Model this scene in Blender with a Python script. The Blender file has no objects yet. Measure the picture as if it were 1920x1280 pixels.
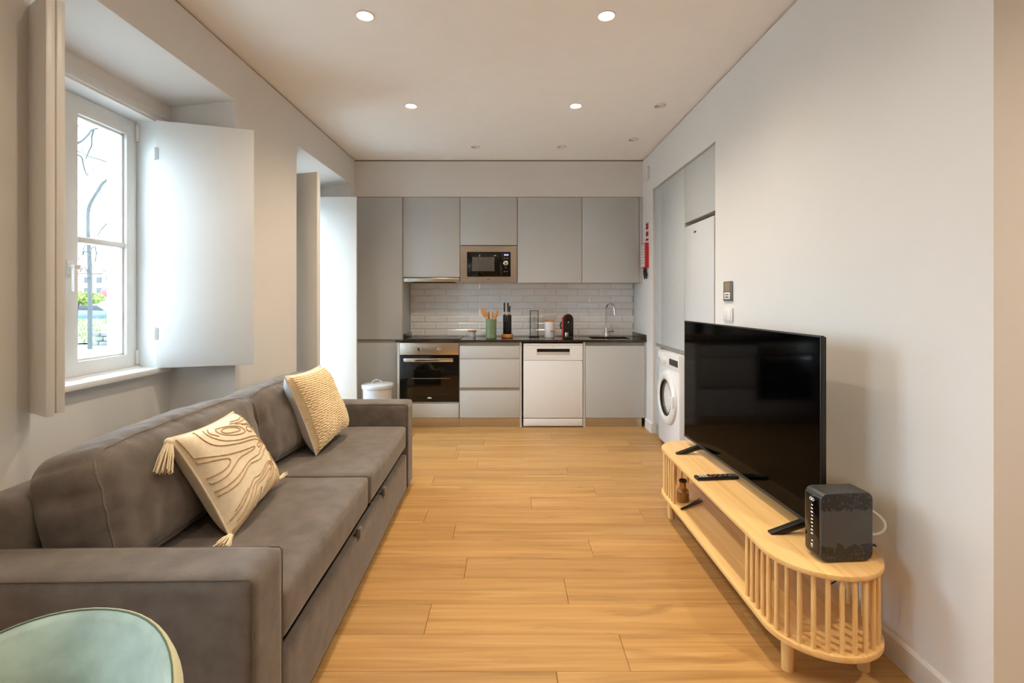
import bpy, bmesh, math, random
from mathutils import Vector, Matrix, noise
SC = bpy.context.scene
COL = SC.collection
PI = math.pi
random.seed(7)

# ------------------------------------------------------------------ camera, sky, exposure
cam_data = bpy.data.cameras.new('camera')
cam_data.sensor_width = 36.0
cam_data.lens = 950 / 1920 * 36
cam_data.shift_x = 4 / 1920
cam_data.shift_y = -79 / 1920
cam_data.clip_start = 0.02
cam_data.clip_end = 400
camera = bpy.data.objects.new('camera', cam_data)
camera.location = (0, 0, 1.287)
camera.rotation_euler = (PI / 2, 0, 0)
COL.objects.link(camera)
SC.camera = camera

SKY_STRENGTH = 13.5
LAMP_POWER = 17.0
LAMP_COLOUR = (1.0, 0.82, 0.60)
world = bpy.data.worlds.new('overcast_sky')
SC.world = world
world.use_nodes = True
wn = world.node_tree.nodes
wn['Background'].inputs['Color'].default_value = (0.68, 0.845, 1.0, 1)
wn['Background'].inputs['Strength'].default_value = SKY_STRENGTH

vs = SC.view_settings
vs.view_transform = 'Standard'
vs.look = 'None'
vs.gamma = 1.0
vs.use_curve_mapping = False
vs.exposure = 0.38
SC.cycles.max_bounces = 10
SC.cycles.diffuse_bounces = 6
SC.cycles.sample_clamp_indirect = 8

# ------------------------------------------------------------------ helpers
ORG = {}

def tag(o, label=None, cat=None, group=None, kind=None):
    if label: o['label'] = label
    if cat: o['category'] = cat
    if group: o['group'] = group
    if kind: o['kind'] = kind
    return o

def thing(name, label, cat, loc=(0, 0, 0), rotz=0.0, group=None, local=False):
    """Empty at a thing's base. Children are written in world coordinates unless local."""
    o = bpy.data.objects.new(name, None)
    o.empty_display_size = 0.05
    o.location = loc
    o.rotation_euler = (0, 0, rotz)
    COL.objects.link(o)
    ORG[o.name] = Vector((0, 0, 0)) if local else Vector(loc)
    return tag(o, label, cat, group)

class B:
    """Collects geometry for ONE mesh object."""
    def __init__(self):
        self.bm = bmesh.new()
    def _bev(self, geom, w, seg, only=None):
        if w > 0:
            es = [e for e in geom if isinstance(e, bmesh.types.BMEdge)]
            if only: es = [e for e in es if only(e)]
            bmesh.ops.bevel(self.bm, geom=es, offset=w, offset_type='OFFSET', segments=seg, profile=0.5, affect='EDGES', clamp_overlap=True)
    def box(self, x0, x1, y0, y1, z0, z1, bev=0.0, seg=2):
        r = bmesh.ops.create_cube(self.bm, size=1)
        vs_ = r['verts']
        for v in vs_:
            v.co = Vector(((x0 + x1) / 2 + v.co.x * (x1 - x0), (y0 + y1) / 2 + v.co.y * (y1 - y0), (z0 + z1) / 2 + v.co.z * (z1 - z0)))
        es = list({e for v in vs_ for e in v.link_edges})
        self._bev(es, bev, seg)
        return self
    def prism(self, poly, axis, lo, hi, bev=0.0, seg=2):
        """poly in the two other axes (in x,y,z order), extruded along axis from lo to hi"""
        def P(a, b, t):
            return {'x': (t, a, b), 'y': (a, t, b), 'z': (a, b, t)}[axis]
        bot = [self.bm.verts.new(P(a, b, lo)) for a, b in poly]
        top = [self.bm.verts.new(P(a, b, hi)) for a, b in poly]
        fs = [self.bm.faces.new(bot), self.bm.faces.new(top)]
        n = len(poly)
        for i in range(n):
            fs.append(self.bm.faces.new((bot[i], bot[(i + 1) % n], top[(i + 1) % n], top[i])))
        bmesh.ops.recalc_face_normals(self.bm, faces=fs)
        if bev > 0:
            rim = [e for f in fs[:2] for e in f.edges]
            self._bev(rim, bev, seg)
        return self
    def cyl(self, p0, p1, r0, r1=None, n=20, bev=0.0):
        p0, p1 = Vector(p0), Vector(p1)
        r1 = r0 if r1 is None else r1
        d = p1 - p0
        m = Matrix.Translation((p0 + p1) / 2) @ d.to_track_quat('Z', 'Y').to_matrix().to_4x4()
        r = bmesh.ops.create_cone(self.bm, cap_ends=True, segments=n, radius1=r0, radius2=r1, depth=d.length, matrix=m)
        if bev > 0:
            caps = {f for v in r['verts'] for f in v.link_faces if len(f.verts) == n}
            self._bev([e for f in caps for e in f.edges], bev, 2)
        return self
    def lathe(self, prof, centre=(0, 0, 0), n=28, axis='z', cap0=True, cap1=True):
        cx, cy, cz = centre
        rings = []
        for r, z in prof:
            ring = []
            for k in range(n):
                a = 2 * PI * k / n
                p = {'z': (cx + r * math.cos(a), cy + r * math.sin(a), cz + z),
                     'x': (cx + z, cy + r * math.cos(a), cz + r * math.sin(a)),
                     'y': (cx + r * math.cos(a), cy + z, cz + r * math.sin(a))}[axis]
                ring.append(self.bm.verts.new(p))
            rings.append(ring)
        fs = []
        for i in range(len(rings) - 1):
            for k in range(n):
                fs.append(self.bm.faces.new((rings[i][k], rings[i][(k + 1) % n], rings[i + 1][(k + 1) % n], rings[i + 1][k])))
        if cap0: fs.append(self.bm.faces.new(rings[0]))
        if cap1: fs.append(self.bm.faces.new(rings[-1]))
        bmesh.ops.recalc_face_normals(self.bm, faces=fs)
        return self
    def tube(self, pts, r, n=8, closed=False):
        pts = [Vector(p) for p in pts]
        rr = r if isinstance(r, (list, tuple)) else [r] * len(pts)
        N = len(pts)
        rings = []
        prev = None
        for i, p in enumerate(pts):
            a = pts[(i - 1) % N] if (closed or i > 0) else p
            b = pts[(i + 1) % N] if (closed or i < N - 1) else p
            t = (b - a)
            t = t.normalized() if t.length > 1e-9 else Vector((0, 0, 1))
            if prev is None:
                ref = Vector((0, 0, 1)) if abs(t.z) < 0.9 else Vector((1, 0, 0))
                nrm = t.cross(ref).normalized()
            else:
                nrm = prev - t * prev.dot(t)
                nrm = nrm.normalized() if nrm.length > 1e-9 else t.orthogonal().normalized()
            prev = nrm
            bn = t.cross(nrm)
            rings.append([self.bm.verts.new(p + rr[i] * (math.cos(2 * PI * k / n) * nrm + math.sin(2 * PI * k / n) * bn)) for k in range(n)])
        fs = []
        for i in range(N if closed else N - 1):
            A, Bq = rings[i], rings[(i + 1) % N]
            for k in range(n):
                fs.append(self.bm.faces.new((A[k], A[(k + 1) % n], Bq[(k + 1) % n], Bq[k])))
        if not closed:
            fs.append(self.bm.faces.new(rings[0])); fs.append(self.bm.faces.new(rings[-1]))
        bmesh.ops.recalc_face_normals(self.bm, faces=fs)
        return self
    def surf(self, fn, nu, nv, thick=0.0):
        g = [[self.bm.verts.new(fn(i / nu, j / nv)) for j in range(nv + 1)] for i in range(nu + 1)]
        for i in range(nu):
            for j in range(nv):
                self.bm.faces.new((g[i][j], g[i + 1][j], g[i + 1][j + 1], g[i][j + 1]))
        return self
    def soft(self, fn, n=(16, 16, 16)):
        """cube surface pushed through fn(p), p in [-1,1]^3"""
        first = len(self.bm.verts)
        vs_ = []
        for ax in range(3):
            a, b = [(1, 2), (2, 0), (0, 1)][ax]
            for s in (-1, 1):
                g = []
                for i in range(n[a] + 1):
                    row = []
                    for j in range(n[b] + 1):
                        p = [0, 0, 0]
                        p[ax] = s; p[a] = -1 + 2 * i / n[a]; p[b] = -1 + 2 * j / n[b]
                        v = self.bm.verts.new(fn(Vector(p)))
                        row.append(v); vs_.append(v)
                    g.append(row)
                for i in range(n[a]):
                    for j in range(n[b]):
                        q = (g[i][j], g[i + 1][j], g[i + 1][j + 1], g[i][j + 1])
                        self.bm.faces.new(q if s > 0 else q[::-1])
        bmesh.ops.remove_doubles(self.bm, verts=vs_, dist=1e-5)
        return self
    def mesh(self, name, mat, smooth=True, angle=38):
        me = bpy.data.meshes.new(name)
        self.bm.to_mesh(me)
        self.bm.free()
        if mat: me.materials.append(mat)
        if smooth:
            me.shade_smooth()
            me.set_sharp_from_angle(angle=math.radians(angle))
        return me
    def build(self, name, mat, parent=None, smooth=True, angle=38):
        org = ORG.get(parent.name, Vector((0, 0, 0))) if parent else Vector((0, 0, 0))
        if org.length > 0:
            bmesh.ops.translate(self.bm, verts=self.bm.verts, vec=-org)
        o = bpy.data.objects.new(name, self.mesh(name, mat, smooth, angle))
        COL.objects.link(o)
        ORG[o.name] = org
        if parent: o.parent = parent
        return o

def soft_map(h, r, puff=(0, 0, 0), M=None, wr=0.0, wf=6.0, seed=0):
    h = Vector(h)
    core = Vector([max(c - r, 0) for c in h])
    def fn(p):
        q = Vector((p.x * h.x, p.y * h.y, p.z * h.z))
        c = Vector([max(-core[i], min(core[i], q[i])) for i in range(3)])
        d = q - c
        if d.length > 1e-9: q = c + d.normalized() * r
        k = (1 - p.y ** 2) * (1 - p.z ** 2); q.x += puff[0] * p.x * k
        k = (1 - p.x ** 2) * (1 - p.z ** 2); q.y += puff[1] * p.y * k
        k = (1 - p.x ** 2) * (1 - p.y ** 2); q.z += puff[2] * p.z * k
        if wr:
            n = noise.noise_vector(Vector((q.x * wf + seed * 3.1, q.y * wf * 0.8 + seed, q.z * wf - seed)))
            q = q + n * wr
        return (M @ q) if M else q
    return fn

def copy_thing(root, loc=None, rotz=None, label=None):
    r = root.copy(); COL.objects.link(r)
    if loc is not None: r.location = loc
    if rotz is not None: r.rotation_euler.z = rotz
    if label: r['label'] = label
    for ch in list(root.children):
        c = ch.copy(); COL.objects.link(c); c.parent = r
        for g in ch.children:
            d = g.copy(); COL.objects.link(d); d.parent = c
    return r

# ------------------------------------------------------------------ materials
def lin(c):
    out = []
    for v in c:
        v = v / 255
        out.append(v / 12.92 if v <= 0.04045 else ((v + 0.055) / 1.055) ** 2.4)
    return (*out, 1)

def mat(name, col, rough=0.5, metal=0.0, var=0.0, var_scale=(8, 8, 8), bump=0.0, bump_scale=(60, 60, 60), spec=0.5, coat=0.0, sheen=0.0, aniso=None, detail=3.0, obj_random=False):
    m = bpy.data.materials.new(name)
    m.use_nodes = True
    nt = m.node_tree; nd = nt.nodes; lk = nt.links
    b = nd['Principled BSDF']
    b.inputs['Base Color'].default_value = lin(col)
    b.inputs['Roughness'].default_value = rough
    b.inputs['Metallic'].default_value = metal
    b.inputs['Specular IOR Level'].default_value = spec
    b.inputs['Coat Weight'].default_value = coat
    b.inputs['Sheen Weight'].default_value = sheen
    b.inputs['Sheen Roughness'].default_value = 0.4
    tc = None
    def coords(scale):
        nonlocal tc
        if tc is None: tc = nd.new('ShaderNodeTexCoord')
        mp = nd.new('ShaderNodeMapping')
        mp.inputs['Scale'].default_value = scale
        lk.new(tc.outputs['Object'], mp.inputs['Vector'])
        if obj_random:
            oi = nd.new('ShaderNodeObjectInfo')
            mu = nd.new('ShaderNodeMath'); mu.operation = 'MULTIPLY'; mu.inputs[1].default_value = 57.0
            lk.new(oi.outputs['Random'], mu.inputs[0]); lk.new(mu.outputs[0], mp.inputs['Location'])
        return mp.outputs['Vector']
    # every material carries at least a faint procedural tone variation
    amt = var if var > 0 else 0.03
    nz = nd.new('ShaderNodeTexNoise'); nz.inputs['Scale'].default_value = 1.0; nz.inputs['Detail'].default_value = detail
    lk.new(coords(var_scale), nz.inputs['Vector'])
    rp = nd.new('ShaderNodeValToRGB')
    c = lin(col)
    rp.color_ramp.elements[0].position = 0.3; rp.color_ramp.elements[1].position = 0.7
    rp.color_ramp.elements[0].color = tuple(x * (1 - amt) for x in c[:3]) + (1,)
    rp.color_ramp.elements[1].color = tuple(min(1, x * (1 + amt)) for x in c[:3]) + (1,)
    lk.new(nz.outputs['Fac'], rp.inputs['Fac']); lk.new(rp.outputs['Color'], b.inputs['Base Color'])
    if bump > 0:
        n2 = nd.new('ShaderNodeTexNoise'); n2.inputs['Scale'].default_value = 1.0; n2.inputs['Detail'].default_value = 4
        lk.new(coords(bump_scale), n2.inputs['Vector'])
        bp = nd.new('ShaderNodeBump'); bp.inputs['Strength'].default_value = bump; bp.inputs['Distance'].default_value = 0.004
        lk.new(n2.outputs['Fac'], bp.inputs['Height']); lk.new(bp.outputs['Normal'], b.inputs['Normal'])
    return m

def wood(name, c_dark, c_mid, c_light, grain=(1.2, 22, 22), rough=0.45, piece_var=0.12, knots=False, bump=0.08):
    """long grain; grain = texture scale per axis (small along the fibre)"""
    m = bpy.data.materials.new(name); m.use_nodes = True
    nt = m.node_tree; nd = nt.nodes; lk = nt.links
    b = nd['Principled BSDF']; b.inputs['Roughness'].default_value = rough
    tc = nd.new('ShaderNodeTexCoord'); oi = nd.new('ShaderNodeObjectInfo')
    mu = nd.new('ShaderNodeMath'); mu.operation = 'MULTIPLY'; mu.inputs[1].default_value = 91.0
    lk.new(oi.outputs['Random'], mu.inputs[0])
    add = nd.new('ShaderNodeVectorMath'); add.operation = 'ADD'
    lk.new(tc.outputs['Object'], add.inputs[0]); lk.new(mu.outputs[0], add.inputs[1])
    mp = nd.new('ShaderNodeMapping'); mp.inputs['Scale'].default_value = grain
    lk.new(add.outputs[0], mp.inputs['Vector'])
    n1 = nd.new('ShaderNodeTexNoise'); n1.inputs['Scale'].default_value = 1.0; n1.inputs['Detail'].default_value = 8; n1.inputs['Roughness'].default_value = 0.62
    n1.inputs['Distortion'].default_value = 0.9
    lk.new(mp.outputs[0], n1.inputs['Vector'])
    rp = nd.new('ShaderNodeValToRGB'); e = rp.color_ramp.elements
    e[0].position = 0.28; e[0].color = lin(c_dark); e[1].position = 0.74; e[1].color = lin(c_light)
    k = e.new(0.5); k.color = lin(c_mid)
    lk.new(n1.outputs['Fac'], rp.inputs['Fac'])
    last = rp.outputs['Color']
    if knots:
        mp2 = nd.new('ShaderNodeMapping'); mp2.inputs['Scale'].default_value = (2.0, 7.0, 7.0)
        lk.new(add.outputs[0], mp2.inputs['Vector'])
        n2 = nd.new('ShaderNodeTexNoise'); n2.inputs['Scale'].default_value = 1.0; n2.inputs['Detail'].default_value = 3; n2.inputs['Distortion'].default_value = 1.6
        lk.new(mp2.outputs[0], n2.inputs['Vector'])
        r2 = nd.new('ShaderNodeValToRGB'); r2.color_ramp.elements[0].position = 0.62; r2.color_ramp.elements[1].position = 0.78
        r2.color_ramp.elements[0].color = (1, 1, 1, 1); r2.color_ramp.elements[1].color = (0.66, 0.60, 0.52, 1)
        lk.new(n2.outputs['Fac'], r2.inputs['Fac'])
        mx = nd.new('ShaderNodeMix'); mx.data_type = 'RGBA'; mx.blend_type = 'MULTIPLY'; mx.inputs['Factor'].default_value = 0.8
        lk.new(last, mx.inputs['A']); lk.new(r2.outputs['Color'], mx.inputs['B'])
        last = mx.outputs['Result']
    hv = nd.new('ShaderNodeHueSaturation')
    mr = nd.new('ShaderNodeMapRange'); mr.inputs['To Min'].default_value = 1 - piece_var; mr.inputs['To Max'].default_value = 1 + piece_var
    lk.new(oi.outputs['Random'], mr.inputs['Value']); lk.new(mr.outputs[0], hv.inputs['Value'])
    lk.new(last, hv.inputs['Color']); lk.new(hv.outputs['Color'], b.inputs['Base Color'])
    bp = nd.new('ShaderNodeBump'); bp.inputs['Strength'].default_value = bump; bp.inputs['Distance'].default_value = 0.002
    lk.new(n1.outputs['Fac'], bp.inputs['Height']); lk.new(bp.outputs['Normal'], b.inputs['Normal'])
    return m

def glass(name, tint=(1, 1, 1), refl=0.07, rough=0.0):
    m = bpy.data.materials.new(name); m.use_nodes = True
    nt = m.node_tree; nd = nt.nodes; lk = nt.links
    nd.remove(nd['Principled BSDF'])
    out = nd['Material Output']
    t = nd.new('ShaderNodeBsdfTransparent'); t.inputs['Color'].default_value = (*tint, 1)
    g = nd.new('ShaderNodeBsdfGlossy'); g.inputs['Roughness'].default_value = rough
    f = nd.new('ShaderNodeLayerWeight'); f.inputs['Blend'].default_value = refl * 3
    mx = nd.new('ShaderNodeMixShader')
    mm = nd.new('ShaderNodeMath'); mm.operation = 'MULTIPLY'; mm.inputs[1].default_value = 0.5
    lk.new(f.outputs['Fresnel'], mm.inputs[0])
    lk.new(mm.outputs[0], mx.inputs['Fac']); lk.new(t.outputs[0], mx.inputs[1]); lk.new(g.outputs[0], mx.inputs[2])
    lk.new(mx.outputs[0], out.inputs['Surface'])
    return m

def emit(name, col, strength):
    m = bpy.data.materials.new(name); m.use_nodes = True
    b = m.node_tree.nodes['Principled BSDF']
    b.inputs['Base Color'].default_value = (*col, 1)
    b.inputs['Emission Color'].default_value = (*col, 1)
    b.inputs['Emission Strength'].default_value = strength
    return m

M_wall = mat('white_wall_paint', (221, 219, 216), 0.6, var=0.015, var_scale=(1.5, 1.5, 1.5), bump=0.03, bump_scale=(90, 90, 90), spec=0.3)
M_ceil = mat('ceiling_paint', (246, 244, 241), 0.8, var=0.01, spec=0.2)
M_trim = mat('white_lacquer', (224, 224, 222), 0.35, var=0.01)
M_gap = mat('gap_shade_tone', (120, 108, 92), 0.9)
M_grey = mat('warm_grey_laminate', (188, 190, 190), 0.42, var=0.012, var_scale=(2, 2, 2), bump=0.02, bump_scale=(160, 160, 160))
M_channel = mat('grey_channel', (150, 145, 136), 0.35)
M_carcass = mat('grey_carcass', (196, 198, 198), 0.5)
M_steel = mat('brushed_steel', (208, 200, 188), 0.30, 1.0, var=0.06, var_scale=(3, 3, 240), bump=0.02, bump_scale=(4, 4, 300))
M_chrome = mat('chrome', (225, 225, 225), 0.08, 1.0)
M_white = mat('white_enamel', (228, 229, 231), 0.28, var=0.008)
M_offwhite = mat('white_plastic', (228, 226, 222), 0.4)
M_black = mat('black_plastic', (16, 16, 17), 0.42, var=0.1)
M_blackgl = mat('black_glass', (5, 5, 6), 0.07, spec=0.5)
M_screen = mat('television_screen', (2, 2, 3), 0.07, spec=0.04)
M_dark = mat('dark_recess', (30, 26, 22), 0.8)
M_granite = mat('dark_polished_granite', (50, 42, 36), 0.10, var=0.35, var_scale=(180, 180, 180), spec=0.7)
M_tile = mat('white_glazed_tile', (240, 240, 240), 0.16, var=0.03, var_scale=(9, 9, 9), bump=0.10, bump_scale=(14, 14, 14), obj_random=True)
M_grout = mat('tile_grout', (196, 188, 178), 0.9)
M_oak = wood('oak_plank', (150, 111, 60), (176, 134, 78), (192, 154, 98), grain=(1.1, 26, 26), rough=0.42, piece_var=0.09, knots=True)
M_bamboo = wood('pale_bamboo', (214, 166, 100), (230, 188, 124), (240, 204, 144), grain=(34, 1.0, 34), rough=0.42, piece_var=0.03)
M_bamboo_z = wood('pale_bamboo_dowel', (214, 168, 104), (232, 192, 130), (242, 208, 150), grain=(40, 40, 3), rough=0.42, piece_var=0.06)
M_wood_small = wood('warm_beech', (176, 112, 52), (200, 138, 72), (218, 160, 96), grain=(40, 40, 6), rough=0.5, piece_var=0.05)
M_sofa = mat('brown_grey_sofa_fabric', (109, 101, 95), 0.85, var=0.20, var_scale=(14, 14, 14), bump=0.5, bump_scale=(300, 300, 300), spec=0.15, sheen=0.35, detail=8)
M_seam = mat('sofa_seam_thread', (100, 91, 83), 0.9, spec=0.1)
M_cream = mat('cream_linen', (236, 222, 196), 0.9, var=0.05, var_scale=(60, 60, 60), bump=0.35, bump_scale=(500, 500, 500), spec=0.1, sheen=0.2)
M_cord = mat('tan_cord', (186, 158, 122), 0.9, var=0.2, var_scale=(300, 300, 300), bump=0.4, bump_scale=(600, 600, 600), spec=0.1)
M_tassel = mat('cream_tassel_yarn', (236, 220, 190), 0.9, var=0.1, var_scale=(200, 200, 30), spec=0.1)
M_weave = mat('chunky_cream_weave', (234, 212, 174), 0.9, var=0.10, var_scale=(90, 90, 90), bump=1.0, bump_scale=(170, 60, 170), spec=0.1, sheen=0.2)
M_velvet = mat('pale_green_velvet', (178, 200, 188), 0.7, var=0.30, var_scale=(11, 11, 11), bump=0.1, bump_scale=(300, 300, 300), spec=0.15, sheen=1.0, detail=5)
M_piping = mat('straw_piping', (206, 196, 150), 0.7, sheen=0.5)
M_red = mat('red_plastic', (200, 22, 28), 0.35)
M_sage = mat('sage_green_ceramic', (124, 148, 112), 0.35, var=0.08, var_scale=(12, 12, 12))
M_amber = mat('amber_glass', (150, 98, 34), 0.1, spec=0.8, coat=0.5)
M_gold = mat('brass_collar', (196, 150, 84), 0.3, 1.0)
M_pane = glass('window_glass', (0.97, 0.99, 0.99), 0.06)
M_clear = glass('clear_acrylic', (0.93, 0.95, 0.95), 0.16)
M_hinge = mat('satin_hinge', (186, 188, 188), 0.4)
M_fridge = mat('fridge_enamel', (206, 208, 210), 0.32, var=0.008)
M_bulb = emit('lamp_glow', (1.0, 0.82, 0.56), 45.0)
M_blue = emit('blue_display', (0.35, 0.38, 1.0), 3.0)
M_dgrey = mat('dark_grey_metal', (72, 70, 68), 0.35, 0.6)
M_led = emit('white_indicator', (0.9, 0.95, 1.0), 0.35)

def font_part(txt, size, name, material, parent, loc, rot, depth=0.0006):
    cu = bpy.data.curves.new(name, 'FONT')
    cu.body = txt; cu.size = size; cu.extrude = depth; cu.align_x = 'CENTER'; cu.align_y = 'CENTER'
    tmp = bpy.data.objects.new(name, cu)
    COL.objects.link(tmp)
    dg = bpy.context.evaluated_depsgraph_get()
    me = bpy.data.meshes.new_from_object(tmp.evaluated_get(dg))
    bpy.data.objects.remove(tmp)
    bpy.data.curves.remove(cu)
    me.materials.clear(); me.materials.append(material)
    o = bpy.data.objects.new(name, me)
    o.location = Vector(loc) - ORG.get(parent.name, Vector())
    o.rotation_euler = rot
    COL.objects.link(o)
    o.parent = parent
    return o

# ------------------------------------------------------------------ the room shell
H = 2.727            # ceiling height
XL, XR = -1.60, 1.375
YB = 5.624           # tiled back wall
YREAR, XSIDE = -3.0, 3.0
GAP = 0.012          # shadow gap under the ceiling

def struct(o):
    o['kind'] = 'structure'
    return o

# left wall with its evenly spaced splayed window recesses (a third, behind the camera, is added for daylight)
b = B()
Z1 = H - GAP
b.prism([(XL, YREAR), (XL, -0.44), (-1.95, -0.394), (-1.95, -0.29), (-2.25, -0.29), (-2.25, YREAR)], 'z', 0, Z1)
b.prism([(XL, 0.823), (XL, 1.689), (-1.95, 1.735), (-1.95, 1.84), (-2.25, 1.84), (-2.25, 0.70), (-1.95, 0.70), (-1.95, 0.774)], 'z', 0, Z1)
b.prism([(XL, 2.952), (XL, 3.80), (-1.95, 3.85), (-1.95, 3.966), (-2.25, 3.966), (-2.25, 2.83), (-1.95, 2.83), (-1.95, 2.903)], 'z', 0, Z1)
b.prism([(XL, 5.08), (XL, 5.9), (-2.25, 5.9), (-2.25, 4.914), (-1.95, 4.914), (-1.95, 5.03)], 'z', 0, Z1)
for (ya, yb) in ((-0.44, 0.823), (1.689, 2.952), (3.80, 5.08)):
    b.prism([(XL, 2.445), (XL, Z1 - .0005), (-2.24, Z1 - .0005), (-2.24, 2.31), (-1.948, 2.31), (-1.948, 2.385)], 'y', ya + .0005, yb - .0005)
b.box(-2.25, -1.95, 1.84, 2.83, 0, 0.885)
b.box(-2.25, -1.95, -0.29, 0.70, 0, 0.885)
b.box(-2.25, -1.95, 3.966, 4.914, 0, 0.085)
struct(b.build('wall_left', M_wall, smooth=False))
# right wall: thick, with the opening for the tall cabinets, and its end face towards the room behind
b = B()
b.box(XR, XSIDE + 0.2, 1.44, 3.392, 0, Z1)
b.box(XR, 2.3, 3.392, 4.874, 2.346, Z1)
b.box(2.05, 2.3, 3.392, 4.874, 0, 2.346)
b.box(XR, 2.3, 4.874, 5.9, 0, Z1)
struct(b.build('wall_right', M_wall, smooth=False))
# back wall: tiled niche at depth, boxed soffit flush with the wall cabinets
b = B()
b.box(XL - 0.1, XR + 0.1, YB + 0.012, 5.9, 0, Z1)
b.box(XL, XR, 5.24, YB + 0.02, 2.346, Z1)
WB = struct(b.build('wall_back', M_wall, smooth=False))
b = B(); b.box(-2.25, XSIDE + 0.2, YREAR - 0.2, YREAR, 0, Z1)
struct(b.build('wall_rear', M_wall, smooth=False))
b = B(); b.box(XSIDE, XSIDE + 0.2, YREAR, 1.44, 0, Z1)
struct(b.build('wall_side', M_wall, smooth=False))
# shadow gap strip between walls and ceiling, its shade put into a dark colour
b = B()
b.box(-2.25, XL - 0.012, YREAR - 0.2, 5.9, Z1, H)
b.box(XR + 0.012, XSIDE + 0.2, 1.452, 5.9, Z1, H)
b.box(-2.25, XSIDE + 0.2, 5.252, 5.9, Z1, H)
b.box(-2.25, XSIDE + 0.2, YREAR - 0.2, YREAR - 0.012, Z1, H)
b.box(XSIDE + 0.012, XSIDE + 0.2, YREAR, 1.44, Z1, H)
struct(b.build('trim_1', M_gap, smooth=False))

# downlight positions: (x, y, lit)
LAMPS = [(-0.735, 2.57, 1), (0.49, 2.57, 1), (-0.735, 3.769, 1), (0.49, 3.769, 1),
         (-0.327, 4.783, 0), (0.488, 4.783, 0), (1.109, 4.56, 0), (1.115, 3.769, 0),
         (-0.735, 1.37, 2), (0.49, 1.37, 2), (-0.735, 0.17, 2), (0.49, 0.17, 2), (1.9, 0.4, 2)]  # this row: unseen downlights added behind the camera for their light
HOLE = 0.040
def ceiling():
    b = B(); bm = b.bm
    xs = sorted({-2.25, XSIDE + 0.2} | {round(x + s * 0.07, 4) for x, y, l in LAMPS for s in (-1, 1)})
    ys = sorted({YREAR - 0.2, 5.9} | {round(y + s * 0.07, 4) for x, y, l in LAMPS for s in (-1, 1)})
    def q(x0, x1, y0, y1):
        bm.faces.new([bm.verts.new(p) for p in ((x0, y0, H), (x0, y1, H), (x1, y1, H), (x1, y0, H))])
    for i in range(len(xs) - 1):
        for j in range(len(ys) - 1):
            x0, x1, y0, y1 = xs[i], xs[i + 1], ys[j], ys[j + 1]
            hit = [(x, y) for x, y, l in LAMPS if x0 <= x <= x1 and y0 <= y <= y1]
            if not hit:
                q(x0, x1, y0, y1); continue
            cx, cy = hit[0]
            n = 32; ring = []; outer = []
            for k in range(n):
                a = 2 * PI * k / n + PI / 4
                c, s = math.cos(a), math.sin(a)
                ring.append(bm.verts.new((cx + HOLE * c, cy + HOLE * s, H)))
                t = 1 / max(abs(c), abs(s))
                ox = cx + ((x1 - cx) if c > 0 else (cx - x0)) * c * t
                oy = cy + ((y1 - cy) if s > 0 else (cy - y0)) * s * t
                outer.append(bm.verts.new((ox, oy, H)))
            for k in range(n):
                bm.faces.new((ring[k], ring[(k + 1) % n], outer[(k + 1) % n], outer[k]))
    bmesh.ops.remove_doubles(bm, verts=bm.verts, dist=1e-4)
    bmesh.ops.recalc_face_normals(bm, faces=bm.faces)
    b.box(-2.25, XSIDE + 0.2, YREAR - 0.2, 5.9, H + 0.09, H + 0.2)
    b.box(-2.25, -2.20, YREAR - 0.2, 5.9, H, H + 0.1); b.box(XSIDE + 0.1, XSIDE + 0.2, YREAR - 0.2, 5.9, H, H + 0.1)
    b.box(-2.25, XSIDE + 0.2, 5.85, 5.9, H, H + 0.1); b.box(-2.25, XSIDE + 0.2, YREAR - 0.2, YREAR - 0.15, H, H + 0.1)
    return struct(b.build('ceiling', M_ceil, smooth=False))
ceiling()

# floor: a base slab and separate oak planks laid across the room
b = B(); b.box(-2.25, XSIDE + 0.2, YREAR - 0.2, 5.9, -0.10, -0.010)
b.box(-2.25, XSIDE + 0.2, YREAR - 0.2, -0.574, -0.02, 0.0)
b.box(XR - 0.003, XSIDE + 0.2, -0.574, 1.44, -0.02, 0.0)
FLOOR = struct(b.build('floor', M_oak, smooth=False))
JOINT = {0: .161, 1: .419, 2: -.331, 3: .249, 4: -.212, 5: .42, 6: -.309, 7: .79, 8: .135}
PW, PL, FX0, FX1 = 0.194, 1.29, -2.0, 2.05
cache = {}
for row in range(-11, 20):
    y0 = 1.754 - PW + row * PW
    x1row = FX1 if y0 > 3.3 else XR
    j = JOINT.get(row, random.uniform(-0.6, 0.6))
    x = j
    while x > FX0: x -= PL
    while x < x1row:
        a, c = max(x, FX0), min(x + PL, x1row)
        if c - a > 0.01:
            L = round(c - a, 3)
            if L not in cache:
                bb = B(); bb.box(-L / 2 + .0006, L / 2 - .0006, -PW / 2 + .0006, PW / 2 - .0006, -0.010, 0.0)
                bm = bb.bm
                bm.edges.ensure_lookup_table()
                top = [e for e in bm.edges if all(v.co.z > -0.001 for v in e.verts)]
                bmesh.ops.bevel(bm, geom=top, offset=0.0018, segments=1, affect='EDGES')
                cache[L] = bb.mesh('plank', M_oak, smooth=False)
            o = bpy.data.objects.new('plank', cache[L])
            o.location = ((a + c) / 2, y0 + PW / 2, 0)
            COL.objects.link(o); o.parent = FLOOR
        x += PL

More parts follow.
